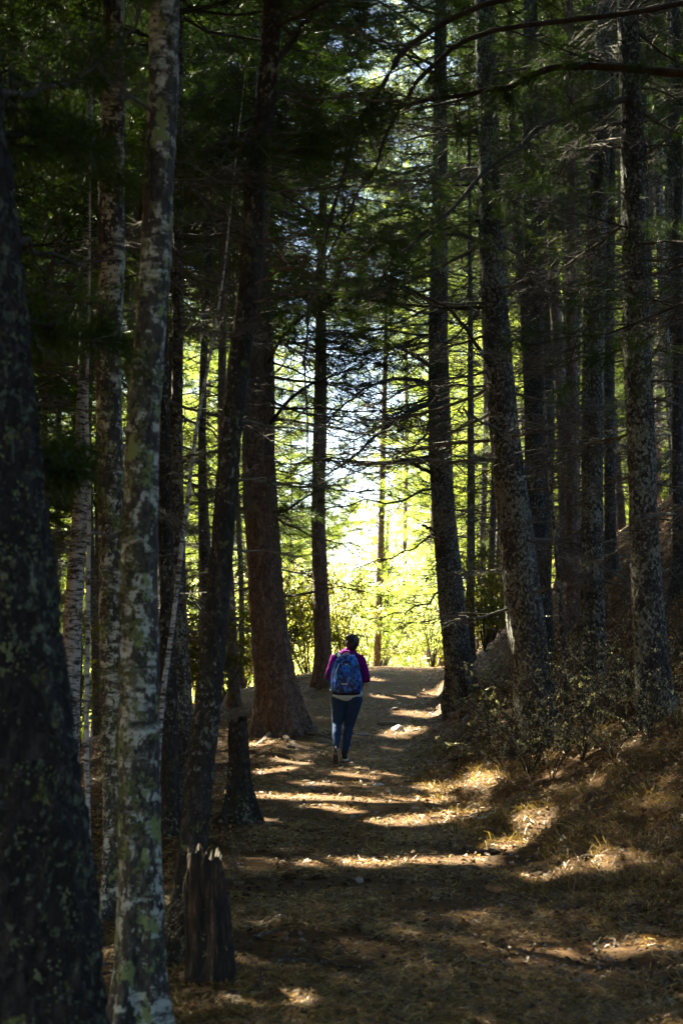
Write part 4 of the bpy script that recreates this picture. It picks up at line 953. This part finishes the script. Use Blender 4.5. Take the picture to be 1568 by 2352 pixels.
stick([(720, 1688), (750, 1690), (790, 1689)], .018, 'twig', 'dark root-like stick across the trail behind the hiker legs')
stick([(600, 1904), (630, 1900), (665, 1903)], .014, 'twig', 'dark stick on the floor right of the slim stump')
stick([(1090, 1890), (1115, 1880), (1142, 1862)], .014, 'white_rock', 'pale bleached stick on the right bank edge')
stick([(640, 2420 - 210), (720, 2212), (790, 2222)], .006, 'deadtwig', 'thin faint twig across the dim near trail')
def sprout(pts, y, r, label):
    P = spline(np.array([at(u, v, y) for u, v in pts]), 12); b = P[0].copy(); b[2] = float(ground(b[0], b[1])); P[0, 2] = b[2] - .02; P -= b
    V, Q = tubes(P[None], (r * np.linspace(1, .4, 12))[None], 5); rt = root('bare_seedling', b, label, 'seedling', 'bare seedlings by the stumps'); link('stem', build_mesh('stem', V, [Q], [M['deadtwig']]), rt)
    g = np.random.RandomState(int(pts[0][0]))
    for k in range(3):
        i = g.randint(3, 11); d = norm(np.array([g.randn(), g.randn() * .4, .9])); V, Q = tubes((P[i] + d * np.linspace(0, .09, 5)[:, None])[None], (r * .5 * np.linspace(1, .4, 5))[None], 4); link('twig', build_mesh('twig', V, [Q], [M['deadtwig']]), rt)
sprout([(536, 2005), (548, 1965), (558, 1930), (563, 1885)], 9.8, .0035, 'bare straight seedling right of the slim stump base')
sprout([(541, 2015), (535, 1960), (524, 1900), (515, 1870)], 9.7, .003, 'bare seedling bending left in front of the slim stump')
sprout([(700, 2120), (698, 2085), (690, 2060)], 8.2, .0025, 'tiny bare seedling in the middle of the near trail')
sprout([(1394, 1990), (1396, 1950), (1397, 1915)], 10, .003, 'tiny bare seedling at the right of the near trail')
sprout([(1000, 1740), (1002, 1700), (1012, 1668)], 19, .005, 'bare seedling under the leaning crest pine')
put_shrub(CO[1], (400 - 784) / F * 7.0, 7.0, .42, 1.0, 'cotoneaster_shrub', 'tiny glinting sprig left of the rotten stump', 'shrub', None, sz=1.6)
limb(T['birch'], [(290, 1862, 5.6), (262, 1852, 5.5), (236, 1842, 5.45), (212, 1838, 5.4)], .004, .002, 1, False, 41, M['deadtwig'], twl=.05)
limb(T['birch'], [(262, 1852, 5.5), (250, 1890, 5.5), (238, 1950, 5.5), (226, 2004, 5.5)], .003, .002, 1, False, 42, M['deadtwig'], twl=.05)

def surface_root(tree, uv, r, seed):
    rt = T[tree][0]; base = T[tree][1]; P = np.array([on_ground(u, v) for u, v in uv]); P = spline(P, 24); t = np.linspace(0, 1, 24); rr = r * (1 - .7 * t)
    P[:, 2] = ground(P[:, 0], P[:, 1]) + rr * (.35 - 1.0 * t); g = np.random.RandomState(seed); P[:, :2] += np.cumsum(g.randn(24, 2), 0) * .006
    V, Q = tubes((P - base)[None], rr[None], 9); link('surface_root', build_mesh('surface_root', V, [Q], [M['brown']], smooth=True), rt)
surface_root('brown', [(690, 1685), (730, 1690), (780, 1700), (840, 1706)], .06, 1)
surface_root('brown', [(655, 1692), (680, 1712), (720, 1726), (760, 1730)], .05, 2)
surface_root('brown', [(620, 1690), (600, 1706), (572, 1716)], .06, 3)
surface_root('r1', [(1060, 1645), (1020, 1655), (970, 1668), (925, 1690)], .06, 4)
surface_root('r1', [(1050, 1630), (1015, 1625), (985, 1622)], .05, 5)
surface_root('r1', [(1075, 1650), (1050, 1690), (1010, 1730)], .05, 6)

# ------------------------------------------------------------------ the hiker
def blob(name, prims, voxel, m, parent, it=5, smooth=True):
    """prims: ('c', p0, p1, r0, r1) tapered capsule or ('e', centre, radii) ellipsoid, fused into one surface"""
    bm = bmesh.new()
    for pr in prims:
        b2 = bmesh.new()
        if pr[0] == 'c':
            for p, r in ((pr[1], pr[3]), (pr[2], pr[4])): bmesh.ops.create_icosphere(b2, subdivisions=2, radius=r, matrix=Matrix.Translation(p))
            bmesh.ops.convex_hull(b2, input=b2.verts)
            bmesh.ops.delete(b2, geom=[v for v in b2.verts if not v.link_faces], context='VERTS')
        else:
            rx = pr[3] if len(pr) > 3 else (0, 0, 0)
            from mathutils import Euler
            bmesh.ops.create_icosphere(b2, subdivisions=3, radius=1, matrix=Matrix.Translation(pr[1]) @ Euler(rx).to_matrix().to_4x4() @ Matrix.Diagonal((*pr[2], 1)))
        tmp = bpy.data.meshes.new('t'); b2.to_mesh(tmp); b2.free(); bm.from_mesh(tmp); bpy.data.meshes.remove(tmp)
    me = bpy.data.meshes.new(name); bm.to_mesh(me); bm.free(); o = bpy.data.objects.new(name, me); COL.objects.link(o)
    rm = o.modifiers.new('r', 'REMESH'); rm.mode = 'VOXEL'; rm.voxel_size = voxel; rm.use_smooth_shade = smooth
    sm = o.modifiers.new('s', 'SMOOTH'); sm.factor = .5; sm.iterations = it
    dg = bpy.context.evaluated_depsgraph_get(); me2 = bpy.data.meshes.new_from_object(o.evaluated_get(dg)); o.modifiers.clear(); o.data = me2; me2.name = name
    bpy.data.meshes.remove(me); me2.materials.clear(); me2.materials.append(m)
    if parent: o.parent = parent
    return o
def crumple(o, amp, sc, seed=0):
    me = o.data; n = len(me.vertices); c = np.zeros(n * 3, np.float32); me.vertices.foreach_get('co', c); c = c.reshape(-1, 3); nn = np.zeros(n * 3, np.float32); me.vertices.foreach_get('normal', nn)
    c += nn.reshape(-1, 3) * (amp * (fbm(c * np.array(sc), seed)[:, None] - .5)).astype(np.float32); me.vertices.foreach_set('co', c.ravel()); me.update()
def fabric(name, col, col2, sc=220, rough=.85):
    m, n, l, p = mat(name); tc = n.new('ShaderNodeTexCoord').outputs['Object']; t = tex(n, l, 'Noise', sc, tc, 2)
    r = ramp(n, [(.4, col), (.62, col2)]); l.new(t.outputs[0], r.inputs[0]); l.new(r.outputs[0], p.inputs['Base Color']); p.inputs['Roughness'].default_value = rough
    p.inputs['Specular IOR Level'].default_value = .15; l.new(bump(n, l, t.outputs[0], .3, .002), p.inputs['Normal']); return m
skin = plain('skin', (.42, .24, .16), .5, .4); hairm = plain('hair', (.018, .012, .009), .45, .5, .4, 60)
hood = fabric('purple_fleece', (.13, .0015, .15), (.21, .003, .23)); shirt = fabric('pale_blue_shirt', (.42, .66, 1.0), (.55, .82, 1.0)); legm = fabric('heather_leggings', (.012, .03, .085), (.04, .09, .21), 260)
shoe_m = plain('dark_shoe', (.02, .02, .022), .7); white_m = plain('white_rubber', (.68, .68, .64), .5); tread = plain('brown_tread', (.12, .075, .05), .8, .2, .4, 60)
PX, PY = .075, 18.7; PZ = float(ground(PX, PY)) + .012
v = Vector
hipL, hipR = v((-.095, 0, .85)), v((.085, 0, .85)); knL, anL = v((-.13, .03, .49)), v((-.145, -.17, .20)); knR, anR = v((.025, .09, .47)), v((-.035, .05, .095))
shL, shR = v((-.165, .02, 1.32)), v((.175, .02, 1.315)); elL, elR = v((-.235, -.02, 1.10)), v((.245, -.02, 1.07)); wrL, wrR = v((-.265, .17, 1.09)), v((.17, .19, 1.12))
prims = [('e', (0, .02, .9), (.15, .1, .13)), ('e', (0, .03, 1.08), (.12, .085, .16)), ('e', (.005, .03, 1.24), (.15, .095, .13)), ('c', (.02, .045, 1.3), (.045, .065, 1.46), .055, .05),
         ('e', (.062, .09, 1.535), (.073, .092, .105)), ('e', (.062, .125, 1.49), (.05, .06, .055)), ('e', (.062, .19, 1.515), (.012, .016, .018)),
         ('e', (-.015, .08, 1.525), (.009, .018, .028)), ('e', (.139, .08, 1.525), (.009, .018, .028)),
         ('c', (.045, .183, 1.478), (.08, .183, 1.478), .008, .008), ('e', (.035, .17, 1.54), (.014, .01, .009)), ('e', (.09, .17, 1.54), (.014, .01, .009)),
         ('c', shL, elL, .05, .04), ('c', elL, wrL, .038, .026), ('c', shR, elR, .05, .04), ('c', elR, wrR, .038, .026),
         ('c', hipL, knL, .085, .055), ('c', knL, anL, .052, .034), ('c', hipR, knR, .085, .055), ('c', knR, anR, .052, .034)]
def hand(w, d, up, thumb):
    d = d.normalized(); up = up.normalized(); s = d.cross(up); pr = [('c', w, w + d * .035, .022, .026), ('c', w + d * .03 - s * .022, w + d * .075 - s * .028, .016, .014), ('c', w + d * .03 + s * .022, w + d * .075 + s * .028, .016, .014)]
    for i, L in enumerate((.055, .066, .06, .046)):
        a = w + d * .078 + s * (-.03 + .02 * i); b = a + d * L * .45 - up * .008; c = b + d * L * .15 - up * L * .35; e = c - d * L * .3 - up * L * .12
        pr += [('c', a - d * .02, b, .0095, .009), ('c', b, c, .009, .0085), ('c', c, e, .0085, .0075)]
    a = w + d * .03 + s * .03 * thumb; b = a + d * .03 + s * .022 * thumb - up * .008; pr += [('c', a - s * .012 * thumb, b, .013, .011), ('c', b, b + d * .026 - up * .014 - s * .006 * thumb, .011, .009)]
    return pr
prims += hand(wrL, v((.1, .25, .12)), v((-.3, 0, 1)), 1) + hand(wrR, v((-.1, .2, .15)), v((.3, 0, 1)), -1)
# feet inside the shoes
prims += [('c', anL, v((-.15, -.205, .12)), .032, .03), ('c', v((-.15, -.205, .14)), v((-.15, -.15, .045)), .03, .03), ('c', anR, v((-.03, .03, .06)), .034, .034), ('c', v((-.03, .04, .05)), v((.0, .2, .04)), .032, .028)]
person = blob('person', prims, .0075, skin, None, 4); person.location = (PX, PY, PZ)
tag(person, 'person in purple hoodie, dark leggings and sneakers walking away up the trail', 'person')
h = blob('hoodie', [('e', (0, .03, .98), (.185, .125, .14)), ('e', (0, .025, 1.14), (.18, .125, .17)), ('e', (.005, .025, 1.27), (.175, .115, .11)), ('c', shL, elL, .068, .062), ('c', elL, wrL, .062, .042), ('c', shR, elR, .068, .062), ('c', elR, wrR, .062, .042)], .012, hood, person, 6)
crumple(h, .022, (14, 14, 22), 3)
hd = blob('hood', [('c', (-.10, .03, 1.375), (-.03, -.045, 1.40), .035, .045), ('c', (-.03, -.045, 1.40), (.06, -.05, 1.385), .045, .04), ('c', (.06, -.05, 1.385), (.145, .03, 1.355), .04, .033), ('c', (-.09, .05, 1.40), (-.01, -.01, 1.435), .025, .032), ('c', (.14, .05, 1.37), (.1, -.0, 1.40), .025, .028),
                   ('c', (-.10, .06, 1.37), (.02, .15, 1.34), .03, .02), ('c', (.145, .05, 1.36), (.04, .15, 1.34), .03, .02)], .010, hood, person, 4); crumple(hd, .014, (22, 22, 26), 5)
sh_ = blob('shirt_hem', [('e', (-.005, .01, .90), (.185, .125, .07)), ('e', (-.03, -.045, .845), (.165, .125, .072)), ('e', (.06, -.03, .865), (.15, .125, .06))], .011, shirt, person, 4); crumple(sh_, .012, (20, 20, 12), 6)
lg = blob('leggings', [('e', (-.095, -.02, .83), (.105, .118, .125)), ('e', (.09, -.02, .83), (.105, .118, .125)), ('e', (0, .01, .9), (.165, .11, .08)), ('c', hipL + v((-.005, 0, -.05)), knL, .116, .072), ('c', knL, knL.lerp(anL, .45) + v((0, -.012, 0)), .064, .062), ('c', knL.lerp(anL, .45) + v((0, -.012, 0)), anL, .062, .041),
                       ('c', hipR + v((.005, 0, -.05)), knR, .118, .072), ('c', knR, knR.lerp(anR, .4) + v((0, -.014, 0)), .064, .062), ('c', knR.lerp(anR, .4) + v((0, -.014, 0)), anR, .062, .041)], .010, legm, person, 5); crumple(lg, .009, (22, 22, 40), 7)
hr = blob('hair', [('e', (.062, .07, 1.56), (.098, .105, .092)), ('e', (.062, .03, 1.52), (.088, .08, .085)), ('c', (.06, .03, 1.47), (.085, .02, 1.43), .055, .03), ('e', (.035, .02, 1.61), (.06, .05, .035)), ('e', (.0, .05, 1.55), (.03, .05, .05)), ('e', (.128, .05, 1.545), (.028, .05, .05))], .009, hairm, person, 4); crumple(hr, .016, (40, 40, 12), 8)
def frame_mesh(name, outline, th, heel, fwd, nrm, m, parent):
    f = fwd.normalized(); n_ = nrm.normalized(); s = f.cross(n_); k = len(outline); V = []
    for z in (0, th): V += [tuple(heel + f * a + s * b - n_ * z) for a, b in outline]
    V += [tuple(heel + f * .13), tuple(heel + f * .13 - n_ * th)]
    j = np.arange(k); j2 = (j + 1) % k
    return link(name, build_mesh(name, V, [np.stack([j, j2, j2 + k, j + k], -1), np.stack([j2, j, 0 * j + 2 * k], -1), np.stack([j + k, j2 + k, 0 * j + 2 * k + 1], -1)], [m]), parent)
out_ = [(.13 + .135 * math.cos(a) * (1), (.036 + .010 * math.cos(a)) * math.sin(a) * (1 - .12 * math.cos(2 * a))) for a in np.linspace(0, 2 * math.pi, 28, endpoint=False)]
for an, heel, fwd, nrm, lb in ((anL, v((-.15, -.225, .205)), v((.0, .07, -.19)), v((0, .19, .07)), 'lifted sneaker with its brown sole facing back'), (anR, v((-.04, -.02, .028)), v((.03, .25, 0)), v((0, 0, 1)), 'planted dark sneaker with white sole')):
    f = fwd.normalized(); n_ = nrm.normalized(); s = f.cross(n_)
    sh = blob('shoe', [('c', heel + f * .04 + n_ * .03, heel + f * .05 + n_ * .085, .036, .036), ('c', heel + f * .06 + n_ * .03, heel + f * .2 + n_ * .022, .037, .034), ('c', heel + f * .07 + n_ * .07, heel + f * .15 + n_ * .035, .034, .03), ('e', heel + f * .2 + n_ * .02, (.038, .04, .028))], .007, shoe_m, person, 3)
    sh['label'] = lb
    frame_mesh('sole', out_, .026, heel, fwd, nrm, white_m, sh)
    frame_mesh('tread', [(a * .94 + .008, b * .9) for a, b in out_], .006, heel - n_ * .0262, fwd, nrm, tread, sh)
    V, Q = tubes(np.array([[heel + f * (.03 + .02 * i) + n_ * (.062 - .02 * abs(i)) - s * .038 for i in range(3)], [heel + f * (.03 + .02 * i) + n_ * (.062 - .02 * abs(i)) + s * .038 for i in range(3)]]), np.full((2, 3), .006), 5)
    link('side_stripe', build_mesh('side_stripe', V, [Q], [white_m]), sh)

# ------------------------------------------------------------------ the backpack
def pack_mat():
    m, n, l, p = mat('blue_print_fabric'); tc = n.new('ShaderNodeTexCoord').outputs['Object']
    w = tex(n, l, 'Noise', 16, tc, 3); add = n.new('ShaderNodeVectorMath'); add.operation = 'MULTIPLY_ADD'; l.new(w.outputs['Color'], add.inputs[0]); add.inputs[1].default_value = (.05, .05, .05); l.new(tc, add.inputs[2])
    vo = tex(n, l, 'Voronoi', (34, 34, 22), add.outputs[0], 0); r = ramp(n, [(0, (.008, .016, .10)), (.25, (.014, .10, .62)), (.45, (.03, .26, .95)), (.65, (.010, .022, .15)), (.78, (.08, .30, .78)), (.9, (.012, .07, .42))], 'CONSTANT'); l.new(vo.outputs['Color'], r.inputs[0])
    f = tex(n, l, 'Noise', (60, 60, 30), tc, 3); fr = ramp(n, [(.4, (.6, .6, .6)), (.65, (1.3, 1.3, 1.3))]); l.new(f.outputs[0], fr.inputs[0])
    l.new(mixc(n, l, 1.0, r.outputs[0], fr.outputs[0], 'MULTIPLY'), p.inputs['Base Color']); p.inputs['Roughness'].default_value = .45; l.new(bump(n, l, w.outputs[0], .4, .01), p.inputs['Normal']); return m
pm = pack_mat(); strap_m = plain('teal_strap', (.02, .16, .26), .6); dstrap = plain('navy_strap', (.012, .016, .05), .6); refl = plain('reflective_white', (.8, .82, .85), .35, .6); navy = plain('navy_base', (.008, .012, .06), .55)
pk = bpy.data.objects.new('backpack', None); COL.objects.link(pk); pk.location = (PX - .012, PY - .2, PZ + .87); tag(pk, 'blue patterned backpack with white trim worn by the walking person', 'backpack')
def loft(name, secs, m, parent, e=3.0, seg=40, wr=.0):
    V = []; a = np.arange(seg) * 2 * math.pi / seg; ca, sa = np.cos(a), np.sin(a)
    sx = np.sign(ca) * np.abs(ca) ** (2 / e); sy = np.sign(sa) * np.abs(sa) ** (2 / e); S_ = spline(secs, 30)
    for z, cx, cy_, w, d in S_: V.append(np.stack([cx + sx * w, cy_ + sy * d, 0 * sx + z], -1))
    V = np.concatenate(V); 
    if wr: V = V + norm(V - V.mean(0)) * (wr * (fbm(V * 22, 3) - .5))[:, None]
    K = 30; i = np.arange(K - 1)[:, None] * seg; j = np.arange(seg)[None]; j2 = (j + 1) % seg
    Q = np.stack([i + j, i + j2, i + seg + j2, i + seg + j], -1).reshape(-1, 4); c0 = len(V); V = np.vstack([V, V[:seg].mean(0), V[-seg:].mean(0)]); j = j[0]; j2 = j2[0]
    return link(name, build_mesh(name, V, [Q, np.stack([j2, j, 0 * j + c0], -1), np.stack([(K - 1) * seg + j, (K - 1) * seg + j2, 0 * j + c0 + 1], -1)], [m], [0, 0, 0], smooth=True), parent)
body = loft('main_compartment', [(0, 0, .02, .12, .04), (.03, 0, .01, .185, .085), (.12, 0, 0, .2, .105), (.28, 0, 0, .188, .10), (.40, 0, .01, .155, .085), (.475, .01, .02, .115, .06), (.51, .01, .03, .07, .03)], pm, pk, wr=.016)
pocket = loft('front_pocket', [(.02, 0, -.07, .11, .03), (.05, 0, -.085, .15, .045), (.14, 0, -.095, .155, .055), (.26, 0, -.085, .135, .05), (.35, 0, -.07, .105, .035), (.39, 0, -.06, .07, .015)], pm, pk, wr=.014)
basep = loft('base_panel', [(-.012, 0, .0, .10, .05), (.0, 0, .0, .17, .09), (.022, 0, .0, .185, .10), (.03, 0, .0, .18, .098)], navy, pk)
def surf_y(x, z):
    d = np.interp(z, [0, .05, .14, .26, .35, .39, .48], [-.09, -.135, -.155, -.14, -.112, -.09, -.06]); w = np.interp(z, [0, .12, .28, .40, .5], [.16, .2, .188, .155, .08])
    return d * (1 - min(1, abs(x) / w) ** 4) ** .5 - .004
def ribbon(name, pts, w, m, parent, th=.003):
    P = spline(np.array(pts), 20); V, Q = tubes(P[None], np.full((1, 20), 1.0), 4); T_ = norm(np.gradient(P, axis=0)); Nn = np.array([0, -1., 0]); Sd = norm(np.cross(T_, Nn)); V = []
    for s_, d_ in ((-1, -1), (1, -1), (1, 1), (-1, 1)): V.append(P + Sd * s_ * w * .5 + Nn * d_ * th * .5)
    V = np.stack(V, 1).reshape(-1, 3); return link(name, build_mesh(name, V, [Q], [m]), parent)
on = lambda x, z: (x, surf_y(x, z), z)
ribbon('white_piping', [on(-.095, .395), on(-.12, .33), on(-.15, .26), on(-.172, .165)], .012, refl, pk)
ribbon('compression_strap', [on(-.055, .35), on(-.09, .27), on(-.125, .17)], .013, strap_m, pk)
ribbon('compression_strap', [on(.055, .40), on(.06, .30), on(.072, .2), on(.078, .13)], .013, strap_m, pk)
ribbon('zip', [on(-.13, .06), on(-.14, .2), on(-.11, .33), on(-.03, .395), on(.06, .38), on(.125, .28), on(.145, .15), on(.13, .06)], .006, dstrap, pk, .005)
ribbon('haul_loop', [(-.04, -.03, .50), (-.03, -.05, .525), (.02, -.055, .53), (.05, -.04, .50)], .012, refl, pk)
ribbon('side_strap', [(-.17, -.02, .42), (-.195, .0, .3), (-.215, .02, .16), (-.2, -.02, .08)], .016, strap_m, pk)
ribbon('side_strap', [(.17, -.0, .40), (.195, .0, .3), (.215, .02, .16), (.2, -.02, .08)], .016, dstrap, pk)
for s_, m_ in ((-1, strap_m), (1, dstrap)):
    ribbon('shoulder_strap', [(s_ * .09, .08, .49), (s_ * .12, .17, .52), (s_ * .13, .30, .45), (s_ * .12, .35, .3), (s_ * .15, .34, .18), (s_ * .19, .18, .07), (s_ * .19, .06, .05)], .045, m_, pk, .01)
    ribbon('strap_tail', [(s_ * .2, .05, .06), (s_ * .225, .02, .14), (s_ * .25, .0, .23), (s_ * .27, .02, .26), (s_ * .29, .02, .22), (s_ * .285, .02, .17)], .008, m_, pk)
ribbon('side_pull', [on(.17, .20), on(.172, .175)], .01, refl, pk)
def glyph(name, strokes, w):
    G = Geo()
    for st in strokes:
        P = np.array([on(x, z) for x, z in st]); P[:, 1] -= .004
        for a, b in zip(P[:-1], P[1:]):
            d = norm(b - a); s = np.cross(d, [0, -1, 0]) * w * .5; a2 = a - d * w * .3; b2 = b + d * w * .3; o_ = np.array([0, .002, 0])
            V = np.array([a2 - s, a2 + s, b2 + s, b2 - s]); V = np.vstack([V, V + o_]); G.add(V, [[0, 1, 2, 3], [7, 6, 5, 4], [0, 4, 5, 1], [1, 5, 6, 2], [2, 6, 7, 3], [3, 7, 4, 0]])
    return link(name, G.mesh(name, [refl]), pk)
glyph('winged_w_emblem', [[(-.018, .395), (-.006, .379), (.002, .391), (.010, .379), (.028, .397)], [(-.020, .386), (-.008, .375)]], .007)
fc = bpy.data.curves.new('lettering', 'FONT'); fc.body = 'wildcraft'; fc.size = .021; fc.extrude = .0012; fc.offset = .0006; fc.materials.append(refl)
fo = bpy.data.objects.new('lettering_curve', fc); COL.objects.link(fo); bpy.context.view_layer.update()
fm = bpy.data.meshes.new_from_object(fo.evaluated_get(bpy.context.evaluated_depsgraph_get())); bpy.data.objects.remove(fo); fm.name = 'lettering'
ft = bpy.data.objects.new('lettering', fm); COL.objects.link(ft); ft.parent = pk; ft.location = (-.066, surf_y(0, .14) - .012, .133); ft.rotation_euler = (R(90), 0, 0)
glyph('swoosh', [[(.018, .137), (.026, .152)], [(-.066, .131), (.016, .131)]], .004)

print('STAT', STAT, 'objects', len(bpy.data.objects), 'tris', sum(sum(1 if len(p.vertices) == 3 else 2 for p in []) + len(m.polygons) for m in bpy.data.meshes))
